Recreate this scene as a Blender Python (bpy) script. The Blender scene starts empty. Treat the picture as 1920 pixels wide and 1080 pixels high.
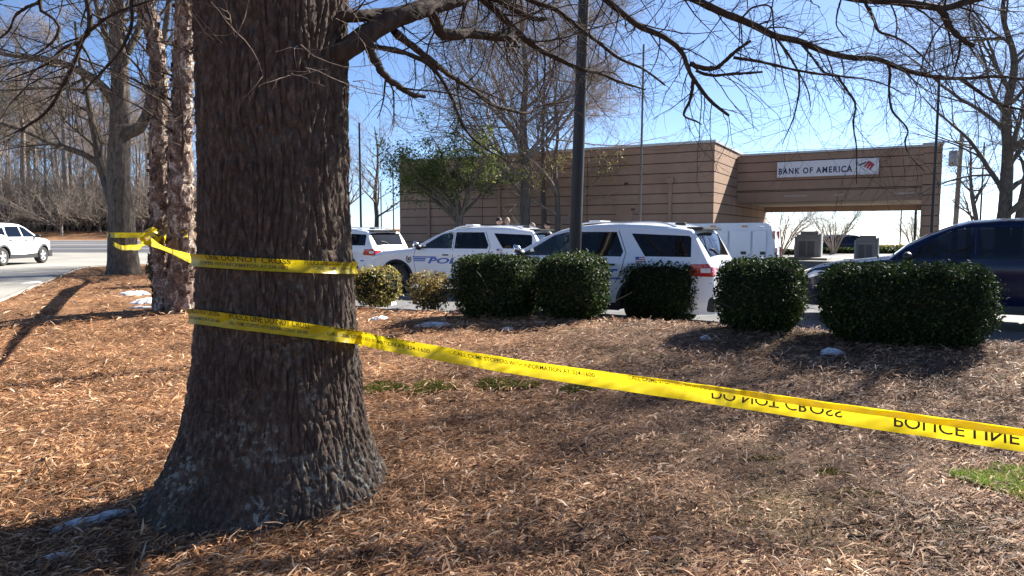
import bpy, bmesh, math
import numpy as np
from mathutils import Vector, Matrix
rng = np.random.default_rng(7)
D = bpy.data
SC = bpy.context.scene
COL = SC.collection

# ------------------------------------------------------------------ camera, sky, sun, exposure
EYE = 1.58
PITCH = math.radians(4.53)
FPX = 1300.0
cam_d = D.cameras.new('camera')
cam_d.sensor_width = 36.0
cam_d.lens = FPX / 1920.0 * 36.0
cam_d.clip_start = 0.05
cam_d.clip_end = 6000.0
cam = D.objects.new('camera', cam_d)
COL.objects.link(cam)
cam.location = (0, 0, EYE)
cam.rotation_euler = (math.pi / 2 - PITCH, 0, 0)
SC.camera = cam

SUN_AZ = math.radians(50.0)      # to the right of the view direction (+Y)
SUN_EL = math.radians(36.0)
w = D.worlds.new('World')
SC.world = w
w.use_nodes = True
nt = w.node_tree
bg = nt.nodes['Background']
sky = nt.nodes.new('ShaderNodeTexSky')
sky.sky_type = 'NISHITA'
sky.sun_disc = False
sky.sun_elevation = SUN_EL
sky.sun_rotation = SUN_AZ
sky.altitude = 200
sky.air_density = 0.6
sky.dust_density = 0.3
sky.ozone_density = 4.0
nt.links.new(sky.outputs['Color'], bg.inputs['Color'])
bg.inputs['Strength'].default_value = 0.062
sd = D.lights.new('sun', 'SUN')
sd.energy = 5.0
sd.angle = math.radians(0.53)
sd.color = (1.0, 0.94, 0.84)
sun = D.objects.new('sun', sd)
COL.objects.link(sun)
sdir = Vector((math.sin(SUN_AZ) * math.cos(SUN_EL), math.cos(SUN_AZ) * math.cos(SUN_EL), math.sin(SUN_EL)))
sun.rotation_euler = sdir.to_track_quat('Z', 'Y').to_euler()
sun.location = sdir * 60
SC.view_settings.view_transform = 'Standard'
SC.view_settings.look = 'None'
SC.view_settings.exposure = 1.78
SC.view_settings.gamma = 1.0
SC.view_settings.use_curve_mapping = False

# ------------------------------------------------------------------ helpers
def tag(o, label=None, cat=None, group=None, kind=None):
    if label: o['label'] = label
    if cat: o['category'] = cat
    if group: o['group'] = group
    if kind: o['kind'] = kind
    return o

def empty(name, loc=(0, 0, 0), rz=0.0):
    o = D.objects.new(name, None)
    o.empty_display_size = 0.3
    COL.objects.link(o)
    o.location = loc
    o.rotation_euler = (0, 0, rz)
    return o

def link_mesh(name, me, mat=None, parent=None, smooth=False, angle=None):
    if mat is not None and len(me.materials) == 0:
        me.materials.append(mat)
    if smooth:
        me.polygons.foreach_set('use_smooth', np.ones(len(me.polygons), dtype=bool))
        if angle: me.set_sharp_from_angle(angle=math.radians(angle))
    o = D.objects.new(name, me)
    COL.objects.link(o)
    if parent: o.parent = parent
    return o

def np_mesh(name, V, F):
    """V (n,3) floats, F (m,k) ints with one k."""
    me = D.meshes.new(name)
    V = np.asarray(V, dtype=np.float32); F = np.asarray(F, dtype=np.int32)
    m, k = F.shape
    me.vertices.add(len(V)); me.vertices.foreach_set('co', V.ravel())
    me.loops.add(m * k); me.loops.foreach_set('vertex_index', F.ravel())
    me.polygons.add(m)
    me.polygons.foreach_set('loop_start', np.arange(0, m * k, k, dtype=np.int32))
    me.polygons.foreach_set('loop_total', np.full(m, k, dtype=np.int32))
    me.update(calc_edges=True)
    return me

def bm_mesh(name, bm):
    me = D.meshes.new(name)
    bm.normal_update()
    bm.to_mesh(me); bm.free()
    return me

def add_box(bm, c, s, rz=0.0, M=None):
    vs = []
    for dx in (-.5, .5):
        for dy in (-.5, .5):
            for dz in (-.5, .5):
                p = Vector((dx * s[0], dy * s[1], dz * s[2]))
                if rz: p.rotate(Matrix.Rotation(rz, 3, 'Z'))
                p = p + Vector(c)
                if M: p = M @ p
                vs.append(bm.verts.new(p))
    for f in ((0, 1, 3, 2), (4, 6, 7, 5), (0, 4, 5, 1), (2, 3, 7, 6), (0, 2, 6, 4), (1, 5, 7, 3)):
        bm.faces.new([vs[i] for i in f])
    return vs

def box_obj(name, c, s, mat, parent=None, rz=0.0, bevel=0.0):
    bm = bmesh.new(); add_box(bm, c, s, rz)
    if bevel:
        bmesh.ops.bevel(bm, geom=list(bm.edges), offset=bevel, segments=2, affect='EDGES', profile=.6)
    return link_mesh(name, bm_mesh(name, bm), mat, parent)

def lathe_mesh(name, prof, k=24, axis='z'):
    """prof list of (r, h)."""
    V = []; F = []
    for r, h in prof:
        for i in range(k):
            a = 2 * math.pi * i / k
            if axis == 'z': V.append((r * math.cos(a), r * math.sin(a), h))
            else: V.append((r * math.cos(a), h, r * math.sin(a)))
    for j in range(len(prof) - 1):
        for i in range(k):
            F.append((j * k + i, j * k + (i + 1) % k, (j + 1) * k + (i + 1) % k, (j + 1) * k + i))
    return np_mesh(name, V, F)

def copy_tree(o, parent=None):
    c = o.copy(); COL.objects.link(c)
    if parent: c.parent = parent
    for ch in list(o.children): copy_tree(ch, c)
    return c

# ------------------------------------------------------------------ projection helpers (turn measurements into places)
SP, CP = math.sin(PITCH), math.cos(PITCH)
def U(px, py, Y):
    cx = (px - 960) / FPX; cy = (540 - py) / FPX
    k = Y / (CP + cy * SP)
    return np.array([cx * k, Y, EYE + (-SP + cy * CP) * k])
def PX(p):
    d = np.asarray(p) - np.array([0, 0, EYE])
    f = d[..., 1] * CP - d[..., 2] * SP
    u = d[..., 1] * SP + d[..., 2] * CP
    return np.stack([960 + FPX * d[..., 0] / f, 540 - FPX * u / f], -1)

# ------------------------------------------------------------------ noise
def _hash(i, j, k, seed):
    h = (i * 374761393 + j * 668265263 + k * 2147483647 + seed * 974634777) & 0xFFFFFFFF
    h = ((h ^ (h >> 13)) * 1274126177) & 0xFFFFFFFF
    h = (h ^ (h >> 16)) & 0xFFFFFFFF
    return h.astype(np.float64) / 4294967295.0 * 2 - 1
def noise3(x, y, z, seed=0):
    xi = np.floor(x).astype(np.int64); yi = np.floor(y).astype(np.int64); zi = np.floor(z).astype(np.int64)
    fx, fy, fz = x - xi, y - yi, z - zi
    sx, sy, sz = [t * t * t * (t * (t * 6 - 15) + 10) for t in (fx, fy, fz)]
    r = 0
    for a in (0, 1):
        for b in (0, 1):
            for c in (0, 1):
                wgt = (sx if a else 1 - sx) * (sy if b else 1 - sy) * (sz if c else 1 - sz)
                r = r + wgt * _hash(xi + a, yi + b, zi + c, seed)
    return r
def fbm(x, y, z, o=3, seed=0):
    r = 0; a = 1.0; s = 0
    for i in range(o):
        r = r + a * noise3(x * 2 ** i, y * 2 ** i, z * 2 ** i, seed + i); s += a; a *= .5
    return r / s
def worley(x, y, z, seed=0):
    xi = np.floor(x).astype(np.int64); yi = np.floor(y).astype(np.int64); zi = np.floor(z).astype(np.int64)
    f1 = np.full(x.shape, 9.0); f2 = np.full(x.shape, 9.0); idv = np.zeros(x.shape)
    for a in (-1, 0, 1):
        for b in (-1, 0, 1):
            for c in (-1, 0, 1):
                i, j, k = xi + a, yi + b, zi + c
                px = i + .5 + .45 * _hash(i, j, k, seed); py = j + .5 + .45 * _hash(i, j, k, seed + 1); pz = k + .5 + .45 * _hash(i, j, k, seed + 2)
                d = np.sqrt((x - px) ** 2 + (y - py) ** 2 + (z - pz) ** 2)
                near = d < f1
                idv = np.where(near, _hash(i, j, k, seed + 3), idv)
                f2 = np.where(near, f1, np.minimum(f2, d)); f1 = np.where(near, d, f1)
    return f2 - f1, idv
def sstep(a, b, x):
    t = np.clip((x - a) / (b - a), 0, 1); return t * t * (3 - 2 * t)

# ------------------------------------------------------------------ the lie of the land
TH = math.radians(30.0)
UX, UY = -math.cos(TH), math.sin(TH)       # along the hedge row and the parked cars, to the left and away
NX, NY = math.sin(TH), math.cos(TH)        # across it, away
DCURB = 10.35
LB = np.array([-3.43, 13.9]); LC = np.array([-10.2, 24.0]); LD = np.array([-12.5, 33.0])
def g(x, y):
    x = np.asarray(x, float); y = np.asarray(y, float)
    dn = x * NX + y * NY
    z = 0.10 + 0 * x
    z = z + 0.17 * np.exp(-((dn - 8.9) / 2.0) ** 2) * sstep(16, 9, y - .0 * x) * sstep(-5, -1, x)
    z = z + 0.06 * sstep(-1, 2.5, x) * np.exp(-((dn - 8.9) / 1.6) ** 2)
    left = sstep(-2.0, -7.0, x)
    z = z + left * 0.23 * sstep(7, 14, y)
    z = z + left * 0.62 * sstep(30, 56, y) + left * 1.15 * sstep(57, 72, y)
    z = z + 0.03 * noise3(x * .55, y * .55, 0 * x, 3) * sstep(30, 8, y)
    z = z + 0.012 * noise3(x * 2.1, y * 2.1, 0 * x, 5) * sstep(20, 6, y)
    # swell of soil round the foot of the big trunk
    z = z + 0.05 * np.exp(-(((x + 1.30) ** 2 + (y - 3.84) ** 2) / 0.9) ** 1.2)
    # curb side comes down to the curb top
    m = sstep(9.5, 10.35, dn) * (1 - left)
    z = z * (1 - m) + 0.115 * m
    # land beyond the bank falls away gently
    right = sstep(-25, 10, x + 0 * y)
    z = z - right * np.clip(y - 62, 0, None) * 0.034 * sstep(62, 75, y)
    far = np.clip(np.hypot(x, y) - 150, 0, None)
    z = z - (1 - right) * 0.02 * far
    return z
def G(px, py, dz=0.0):
    """point on the ground seen at px,py"""
    lo, hi = 1.5, 120.0
    Y = lo
    prev = lo
    for Y in np.geomspace(lo, hi, 400):
        p = U(px, py, Y)
        if p[2] < g(p[0], p[1]) + dz: break
        prev = Y
    a, b = prev, Y
    for _ in range(30):
        m = .5 * (a + b); p = U(px, py, m)
        if p[2] < g(p[0], p[1]) + dz: b = m
        else: a = m
    p = U(px, py, b); p[2] = float(g(p[0], p[1])); return p
def in_lot(x, y):
    dn = x * NX + y * NY
    def right_of(a, b):
        return (b[0] - a[0]) * (y - a[1]) - (b[1] - a[1]) * (x - a[0]) < 0
    return (dn > DCURB) & np.where(y < LC[1], right_of(LB, LC), right_of(LC, LD)) & (y < 58)

# ------------------------------------------------------------------ materials
def new_mat(name):
    m = D.materials.new(name); m.use_nodes = True
    n = m.node_tree
    return m, n, n.nodes['Principled BSDF'], n.nodes['Material Output']
def coords(n, scale=(1, 1, 1), kind='Object'):
    tc = n.nodes.new('ShaderNodeTexCoord'); mp = n.nodes.new('ShaderNodeMapping')
    mp.inputs['Scale'].default_value = scale
    n.links.new(tc.outputs[kind], mp.inputs['Vector'])
    return mp.outputs['Vector']
def noise(n, vec, scale, detail=4, rough=.55, dist=0.0):
    t = n.nodes.new('ShaderNodeTexNoise')
    t.inputs['Scale'].default_value = scale; t.inputs['Detail'].default_value = detail
    t.inputs['Roughness'].default_value = rough; t.inputs['Distortion'].default_value = dist
    if vec is not None: n.links.new(vec, t.inputs['Vector'])
    return t.outputs['Fac']
def ramp(n, fac, stops, interp='LINEAR'):
    r = n.nodes.new('ShaderNodeValToRGB'); r.color_ramp.interpolation = interp
    e = r.color_ramp.elements
    while len(e) < len(stops): e.new(.5)
    for el, (p, c) in zip(e, stops):
        el.position = p; el.color = (*c, 1) if len(c) == 3 else c
    n.links.new(fac, r.inputs['Fac'])
    return r.outputs['Color']
def mixc(n, fac, a, b):
    m = n.nodes.new('ShaderNodeMix'); m.data_type = 'RGBA'
    for sock, v in ((m.inputs[0], fac), (m.inputs[6], a), (m.inputs[7], b)):
        if hasattr(v, 'links') or hasattr(v, 'is_output'): n.links.new(v, sock)
        elif isinstance(v, (int, float)): sock.default_value = v
        else: sock.default_value = (*v, 1)
    return m.outputs[2]
def bump(n, bsdf, fac, strength=.5, dist=.02):
    b = n.nodes.new('ShaderNodeBump')
    b.inputs['Strength'].default_value = strength; b.inputs['Distance'].default_value = dist
    n.links.new(fac, b.inputs['Height']); n.links.new(b.outputs['Normal'], bsdf.inputs['Normal'])
def rand_island(n):
    return n.nodes.new('ShaderNodeNewGeometry').outputs['Random Per Island']
def simple(name, c, rough=.6, metal=0.0, var=.12, scale=8.0, bumps=0.0, spec=.5, coat=0.0):
    m, n, b, o = new_mat(name)
    v = coords(n)
    f = noise(n, v, scale, 5)
    c = np.array(c)
    col = ramp(n, f, [(.25, tuple(c * (1 - var))), (.75, tuple(np.clip(c * (1 + var), 0, 1)))])
    n.links.new(col, b.inputs['Base Color'])
    b.inputs['Roughness'].default_value = rough; b.inputs['Metallic'].default_value = metal
    b.inputs['Specular IOR Level'].default_value = spec
    b.inputs['Coat Weight'].default_value = coat; b.inputs['Coat Roughness'].default_value = .05
    if bumps:
        bump(n, b, noise(n, v, scale * 12, 5), bumps, .01)
    return m

def bark_mat(name, c1, c2, lichen=None, lich_amt=.62, zs=.18, scale=14.0, bs=.5):
    m, n, b, o = new_mat(name)
    v = coords(n, (1, 1, zs)); v1 = coords(n)
    f = noise(n, v, scale, 8, .65)
    col = ramp(n, f, [(.3, c1), (.7, c2)])
    if lichen:
        lf = noise(n, v1, 5.0, 6, .6, .4)
        lm = ramp(n, lf, [(lich_amt, (0, 0, 0)), (lich_amt + .06, (.75, .75, .75))])
        col = mixc(n, lm, col, lichen)
    n.links.new(col, b.inputs['Base Color'])
    b.inputs['Roughness'].default_value = .9; b.inputs['Specular IOR Level'].default_value = .2
    bump(n, b, noise(n, v, scale * 4, 8, .7), bs, .02)
    return m

def leaf_mat(name, stops, trans=.35, rough=.4, spec=.5):
    m, n, b, o = new_mat(name)
    r = rand_island(n)
    col = ramp(n, r, stops)
    pt = ramp(n, noise(n, n.nodes.new('ShaderNodeNewGeometry').outputs['Position'], 2.6, 4, .6), [(.38, (.70, .74, .72)), (.56, (1, 1, 1)), (.70, (1.45, 1.25, .95))])
    mp_ = n.nodes.new('ShaderNodeMix'); mp_.data_type = 'RGBA'; mp_.blend_type = 'MULTIPLY'; mp_.inputs[0].default_value = 1
    n.links.new(col, mp_.inputs[6]); n.links.new(pt, mp_.inputs[7]); col = mp_.outputs[2]
    n.links.new(col, b.inputs['Base Color'])
    b.inputs['Roughness'].default_value = rough; b.inputs['Specular IOR Level'].default_value = spec
    t = n.nodes.new('ShaderNodeBsdfTranslucent'); n.links.new(col, t.inputs['Color'])
    mx = n.nodes.new('ShaderNodeMixShader'); mx.inputs[0].default_value = trans
    n.links.new(b.outputs[0], mx.inputs[1]); n.links.new(t.outputs[0], mx.inputs[2])
    n.links.new(mx.outputs[0], o.inputs['Surface'])
    return m

M = {}
def near_bark():
    m, n, b, o = new_mat('ridged bark')
    v = coords(n, (1, 1, .4)); v1 = coords(n)
    col = ramp(n, noise(n, v, 42, 8, .7), [(.30, (.036, .028, .024)), (.52, (.088, .068, .056)), (.70, (.185, .150, .124))])
    tone = ramp(n, noise(n, v1, 1.7, 4, .6), [(.36, (.72, .66, .63)), (.64, (1.12, 1.05, .98))])
    mu = n.nodes.new('ShaderNodeMix'); mu.data_type = 'RGBA'; mu.blend_type = 'MULTIPLY'; mu.inputs[0].default_value = 1
    n.links.new(col, mu.inputs[6]); n.links.new(tone, mu.inputs[7])
    sx = n.nodes.new('ShaderNodeSeparateXYZ'); n.links.new(v1, sx.inputs[0])
    lo = n.nodes.new('ShaderNodeMapRange'); lo.inputs[1].default_value = 1.5; lo.inputs[2].default_value = .1
    n.links.new(sx.outputs[2], lo.inputs[0])
    big = ramp(n, noise(n, v1, 3.4, 4, .6), [(.46, (0, 0, 0)), (.60, (1, 1, 1))])
    sp = ramp(n, noise(n, v1, 26, 5, .65), [(.52, (0, 0, 0)), (.60, (1, 1, 1))])
    k1 = n.nodes.new('ShaderNodeMath'); k1.operation = 'MULTIPLY'; n.links.new(big, k1.inputs[0]); n.links.new(sp, k1.inputs[1])
    k2 = n.nodes.new('ShaderNodeMath'); k2.operation = 'MULTIPLY'; n.links.new(k1.outputs[0], k2.inputs[0]); n.links.new(lo.outputs[0], k2.inputs[1])
    c = mixc(n, k2.outputs[0], mu.outputs[2], (.27, .275, .235))
    n.links.new(c, b.inputs['Base Color'])
    b.inputs['Roughness'].default_value = .9; b.inputs['Specular IOR Level'].default_value = .2
    bump(n, b, noise(n, v, 90, 8, .7), .8, .012)
    return m
M['bark_near'] = near_bark()
M['limb'] = bark_mat('limb bark', (.026, .019, .015), (.075, .055, .043), (.24, .24, .22), .68, .5, 20, .5)
M['bark_oak'] = bark_mat('grey oak bark', (.035, .028, .023), (.19, .160, .130), None, .6, .28, 17, 1.0)
M['bark_grey'] = bark_mat('grey twig bark', (.17, .132, .108), (.32, .255, .210), None, .6, .4, 6, .3)
M['bark_dark'] = bark_mat('dark trunk bark', (.07, .060, .052), (.16, .138, .115), None, .6, .3, 6, .3)
M['limb_grey'] = bark_mat('weathered stick bark', (.09, .075, .062), (.26, .225, .19), None, .6, .6, 30, .3)
M['bark_wood'] = bark_mat('woodland bark', (.13, .108, .090), (.25, .21, .175), None, .6, .4, 6, .3)
M['bark_pale'] = bark_mat('pale smooth bark', (.22, .19, .16), (.40, .35, .30), None, .6, .4, 5, .2)
def birch_mat():
    m, n, b, o = new_mat('peeling birch bark')
    v = coords(n, (1, 1, .75))
    f = noise(n, v, 7.0, 7, .68, .6)
    f2 = noise(n, coords(n, (1, 1, 1.6)), 22.0, 5, .6)
    c = ramp(n, f, [(.34, (.045, .032, .027)), (.45, (.16, .10, .072)), (.54, (.26, .18, .135)), (.59, (.56, .51, .45)), (.65, (.38, .31, .25)), (.72, (.18, .12, .088))])
    c2 = ramp(n, f2, [(.35, (.35, .3, .28)), (.6, (1, 1, 1))])
    mm = n.nodes.new('ShaderNodeMix'); mm.data_type = 'RGBA'; mm.blend_type = 'MULTIPLY'
    mm.inputs[0].default_value = .8
    n.links.new(c, mm.inputs[6]); n.links.new(c2, mm.inputs[7])
    n.links.new(mm.outputs[2], b.inputs['Base Color'])
    b.inputs['Roughness'].default_value = .85
    bump(n, b, f, 1.0, .05)
    return m
M['birch'] = birch_mat()
M['leaf_dark'] = leaf_mat('hedge leaf', [(0, (.010, .022, .008)), (.5, (.026, .048, .013)), (.85, (.055, .085, .022)), (1, (.11, .13, .04))], .32, .58, .22)
M['leaf_dry'] = leaf_mat('dry shrub leaf', [(0, (.13, .085, .038)), (.4, (.26, .19, .07)), (.75, (.33, .25, .085)), (1, (.20, .20, .06))], .35, .55, .3)
M['leaf_yellow'] = leaf_mat('yellow shrub leaf', [(0, (.20, .14, .04)), (.4, (.34, .27, .07)), (.8, (.30, .29, .07)), (1, (.40, .31, .14))], .35, .55, .3)
M['leaf_fresh'] = leaf_mat('light green tree leaf', [(0, (.05, .078, .022)), (.5, (.12, .160, .044)), (.85, (.20, .23, .065)), (1, (.28, .27, .085))], .55, .5, .3)
M['leaf_gold'] = leaf_mat('gold green tree leaf', [(0, (.14, .12, .035)), (.5, (.26, .23, .06)), (1, (.36, .30, .12))], .4, .5, .3)
M['leaf_pine'] = leaf_mat('pine needles', [(0, (.06, .07, .035)), (.6, (.13, .14, .065)), (1, (.22, .20, .10))], .2, .6, .3)
M['leaf_thicket'] = leaf_mat('thicket leaf', [(0, (.012, .014, .009)), (.5, (.030, .031, .018)), (.85, (.07, .058, .036)), (1, (.17, .13, .09))], .2, .6, .2)
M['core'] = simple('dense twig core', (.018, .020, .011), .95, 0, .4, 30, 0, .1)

def straw_mat():
    m, n, b, o = new_mat('pine straw and leaf litter')
    r = rand_island(n)
    col = ramp(n, r, [(0, (.06, .030, .018)), (.13, (.17, .080, .040)), (.36, (.41, .200, .092)), (.7, (.60, .340, .170)), (.9, (.69, .460, .280)), (1, (.73, .57, .42))])
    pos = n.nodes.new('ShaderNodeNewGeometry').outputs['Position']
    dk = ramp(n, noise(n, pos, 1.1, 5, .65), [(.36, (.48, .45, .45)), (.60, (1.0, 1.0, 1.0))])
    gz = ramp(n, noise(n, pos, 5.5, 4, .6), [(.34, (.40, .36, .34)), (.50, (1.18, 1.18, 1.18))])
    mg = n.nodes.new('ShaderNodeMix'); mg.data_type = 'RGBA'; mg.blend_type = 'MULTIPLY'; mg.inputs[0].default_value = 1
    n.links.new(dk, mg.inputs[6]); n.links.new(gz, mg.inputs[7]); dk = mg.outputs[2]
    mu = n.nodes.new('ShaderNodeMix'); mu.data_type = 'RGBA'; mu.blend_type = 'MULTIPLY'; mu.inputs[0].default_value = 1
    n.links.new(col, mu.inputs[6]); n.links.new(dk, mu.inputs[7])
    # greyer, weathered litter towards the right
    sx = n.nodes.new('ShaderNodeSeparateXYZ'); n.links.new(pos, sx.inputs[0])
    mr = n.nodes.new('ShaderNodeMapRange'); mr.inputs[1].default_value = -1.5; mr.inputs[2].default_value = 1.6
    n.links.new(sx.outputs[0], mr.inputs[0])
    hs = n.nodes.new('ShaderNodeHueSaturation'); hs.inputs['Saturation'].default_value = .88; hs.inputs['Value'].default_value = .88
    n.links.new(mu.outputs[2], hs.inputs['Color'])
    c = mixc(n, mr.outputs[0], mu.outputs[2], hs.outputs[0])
    n.links.new(c, b.inputs['Base Color'])
    b.inputs['Roughness'].default_value = .7; b.inputs['Specular IOR Level'].default_value = .25
    t = n.nodes.new('ShaderNodeBsdfTranslucent'); n.links.new(c, t.inputs['Color'])
    mx = n.nodes.new('ShaderNodeMixShader'); mx.inputs[0].default_value = .18
    n.links.new(b.outputs[0], mx.inputs[1]); n.links.new(t.outputs[0], mx.inputs[2])
    n.links.new(mx.outputs[0], o.inputs['Surface'])
    return m
M['straw'] = straw_mat()

def ground_mat():
    m, n, b, o = new_mat('mulch ground')
    pos = n.nodes.new('ShaderNodeNewGeometry').outputs['Position']
    f1 = noise(n, pos, 38, 8, .7, 1.2); f2 = noise(n, pos, 1.1, 5, .65)
    c = ramp(n, f1, [(.30, (.05, .025, .015)), (.45, (.20, .100, .052)), (.57, (.42, .230, .118)), (.69, (.58, .375, .215))])
    dk = ramp(n, f2, [(.36, (.45, .44, .45)), (.62, (1, 1, 1))])
    mu = n.nodes.new('ShaderNodeMix'); mu.data_type = 'RGBA'; mu.blend_type = 'MULTIPLY'; mu.inputs[0].default_value = 1
    n.links.new(c, mu.inputs[6]); n.links.new(dk, mu.inputs[7])
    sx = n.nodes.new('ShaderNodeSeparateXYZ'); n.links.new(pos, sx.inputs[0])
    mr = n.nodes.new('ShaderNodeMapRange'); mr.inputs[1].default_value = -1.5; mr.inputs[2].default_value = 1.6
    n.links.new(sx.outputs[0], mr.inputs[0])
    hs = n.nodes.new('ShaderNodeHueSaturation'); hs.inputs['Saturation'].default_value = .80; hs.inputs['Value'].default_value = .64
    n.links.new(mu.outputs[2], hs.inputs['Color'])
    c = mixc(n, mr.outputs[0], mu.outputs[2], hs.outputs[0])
    # mossy soil right in front
    mo = noise(n, pos, .9, 5, .6, .5)
    mm = ramp(n, mo, [(.52, (0, 0, 0)), (.66, (.55, .55, .55))])
    mr2 = n.nodes.new('ShaderNodeMapRange'); mr2.inputs[1].default_value = .2; mr2.inputs[2].default_value = 1.4
    n.links.new(sx.outputs[0], mr2.inputs[0])
    mx = n.nodes.new('ShaderNodeMath'); mx.operation = 'MULTIPLY'
    n.links.new(mm, mx.inputs[0]); n.links.new(mr2.outputs[0], mx.inputs[1])
    c = mixc(n, mx.outputs[0], c, (.095, .085, .030))
    # far verge and fields: dry straw and olive grass
    mr3 = n.nodes.new('ShaderNodeMapRange'); mr3.inputs[1].default_value = 75; mr3.inputs[2].default_value = 110
    n.links.new(sx.outputs[1], mr3.inputs[0])
    c = mixc(n, mr3.outputs[0], c, (.10, .095, .045))
    n.links.new(c, b.inputs['Base Color'])
    b.inputs['Roughness'].default_value = .95; b.inputs['Specular IOR Level'].default_value = .15
    bump(n, b, f1, 1.0, .03)
    return m
M['ground'] = ground_mat()

def pave_mat(name, c, streak=None, sc=1.0, rough=.85):
    m, n, b, o = new_mat(name)
    pos = n.nodes.new('ShaderNodeNewGeometry').outputs['Position']
    f = noise(n, pos, 160, 4, .7); f2 = noise(n, pos, .35 * sc, 6, .6); c = np.array(c)
    col = ramp(n, f2, [(.3, tuple(c * .75)), (.7, tuple(c * 1.2))])
    gr = ramp(n, f, [(.3, (.7, .7, .7)), (.7, (1.15, 1.15, 1.15))])
    mu = n.nodes.new('ShaderNodeMix'); mu.data_type = 'RGBA'; mu.blend_type = 'MULTIPLY'; mu.inputs[0].default_value = 1
    n.links.new(col, mu.inputs[6]); n.links.new(gr, mu.inputs[7]); out = mu.outputs[2]
    if streak:
        mp = n.nodes.new('ShaderNodeMapping'); mp.inputs['Scale'].default_value = (.04, .9, 1)
        n.links.new(pos, mp.inputs['Vector'])
        s = ramp(n, noise(n, mp.outputs[0], 1.0, 5, .6), [(.5, (0, 0, 0)), (.62, (.8, .8, .8))])
        out = mixc(n, s, out, streak)
    n.links.new(out, b.inputs['Base Color'])
    b.inputs['Roughness'].default_value = rough
    bump(n, b, f, .4, .004)
    return m
M['asphalt'] = pave_mat('lot asphalt', (.13, .13, .135))
M['road'] = pave_mat('road asphalt', (.065, .067, .075), (.22, .22, .23))
M['concrete'] = pave_mat('pale concrete', (.30, .285, .255))
M['curb'] = pave_mat('curb concrete', (.33, .31, .28), None, 3)
M['stucco'] = simple('tan stucco', (.325, .215, .152), .9, 0, .13, .8, .25, .2)
def streaks(m):
    n = m.node_tree; b = n.nodes['Principled BSDF']; l = b.inputs['Base Color'].links[0]
    st = ramp(n, noise(n, coords(n, (1.1, 1.1, .25)), 1.0, 6, .65), [(.35, (.92, .91, .90)), (.62, (1.02, 1.02, 1.02))])
    mu = n.nodes.new('ShaderNodeMix'); mu.data_type = 'RGBA'; mu.blend_type = 'MULTIPLY'; mu.inputs[0].default_value = 1
    n.links.new(l.from_socket, mu.inputs[6]); n.links.new(st, mu.inputs[7]); n.links.new(mu.outputs[2], b.inputs['Base Color'])
streaks(M['stucco'])
M['stucco_lt'] = simple('soffit stucco', (.40, .335, .275), .9, 0, .05, 1.5, .2, .2)
M['joint'] = simple('dark reveal joint', (.055, .025, .020), .9, 0, .1, 3)
M['coping'] = simple('grey metal coping', (.46, .45, .43), .45, .3, .05, 2)
M['grey_machine'] = simple('grey machine casing', (.23, .235, .24), .5, 0, .06, 3)
M['grey_dark'] = simple('dark grey panel', (.10, .105, .11), .5, 0, .08, 3)
M['pole'] = simple('dark bronze paint', (.022, .019, .018), .45, .0, .15, 5, 0, .35)
M['pole_grey'] = simple('weathered grey pole', (.085, .082, .080), .5, .2, .2, 6)
M['wood'] = simple('weathered wood pole', (.27, .235, .19), .9, 0, .2, 12)
M['galv'] = simple('galvanised grey', (.36, .37, .38), .5, .4, .08, 5)
M['white_paint'] = simple('white car paint', (.74, .76, .79), .28, 0, .015, 2, 0, .5, .6)
M['navy_paint'] = simple('navy car paint', (.004, .008, .034), .2, 0, .05, 2, 0, .25, .15)
M['box_white'] = simple('white box panel', (.70, .72, .75), .38, 0, .03, 2)
M['black_plastic'] = simple('black trim', (.020, .020, .021), .5, 0, .2, 6)
M['tyre'] = simple('tyre rubber', (.022, .021, .021), .8, 0, .25, 10)
M['rim_dark'] = simple('dark steel wheel', (.05, .05, .052), .4, .6, .1, 6)
M['rim_silver'] = simple('silver alloy wheel', (.62, .63, .64), .35, .4, .05, 6)
M['chrome'] = simple('chrome', (.75, .75, .76), .12, 1.0, .02, 3)
M['red_lamp'] = simple('red lamp lens', (.42, .012, .014), .2, 0, .1, 10, 0, .6, .5)
M['clear_lamp'] = simple('clear lamp lens', (.62, .68, .74), .12, .1, .1, 12, 0, .7, .5)
M['amber_lamp'] = simple('amber lamp lens', (.50, .22, .10), .25, 0, .1, 12)
M['blue_decal'] = simple('blue decal film', (.014, .115, .46), .35, 0, .04, 4)
M['white_decal'] = simple('white decal film', (.78, .79, .80), .4, 0, .02, 4)
M['red_decal'] = simple('red decal film', (.45, .03, .035), .4, 0, .04, 4)
M['seat'] = simple('dark seat fabric', (.025, .025, .028), .9, 0, .15, 10)
def glass_mat(name, tint, mixf, rough=.03):
    m, n, b, o = new_mat(name)
    n.nodes.remove(b)
    tr = n.nodes.new('ShaderNodeBsdfTransparent'); tr.inputs[0].default_value = (*tint, 1)
    gl = n.nodes.new('ShaderNodeBsdfGlossy'); gl.inputs['Roughness'].default_value = rough
    v = coords(n); f = noise(n, v, 2.0, 3)
    gc = ramp(n, f, [(.3, (.9, .9, .92)), (.7, (1, 1, 1))]); n.links.new(gc, gl.inputs['Color'])
    fr = n.nodes.new('ShaderNodeFresnel'); fr.inputs['IOR'].default_value = 1.52
    ad = n.nodes.new('ShaderNodeMath'); ad.operation = 'ADD'; ad.inputs[1].default_value = mixf; ad.use_clamp = True
    n.links.new(fr.outputs[0], ad.inputs[0])
    mx = n.nodes.new('ShaderNodeMixShader')
    n.links.new(ad.outputs[0], mx.inputs[0]); n.links.new(tr.outputs[0], mx.inputs[1]); n.links.new(gl.outputs[0], mx.inputs[2])
    n.links.new(mx.outputs[0], o.inputs['Surface'])
    return m
M['glass'] = glass_mat('clear car glass', (.55, .68, .64), .02)
M['glass_tint'] = glass_mat('tinted car glass', (.035, .04, .06), .0)
M['snow'] = simple('old snow', (.76, .78, .82), .6, 0, .16, 30, .9, .3)
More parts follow.
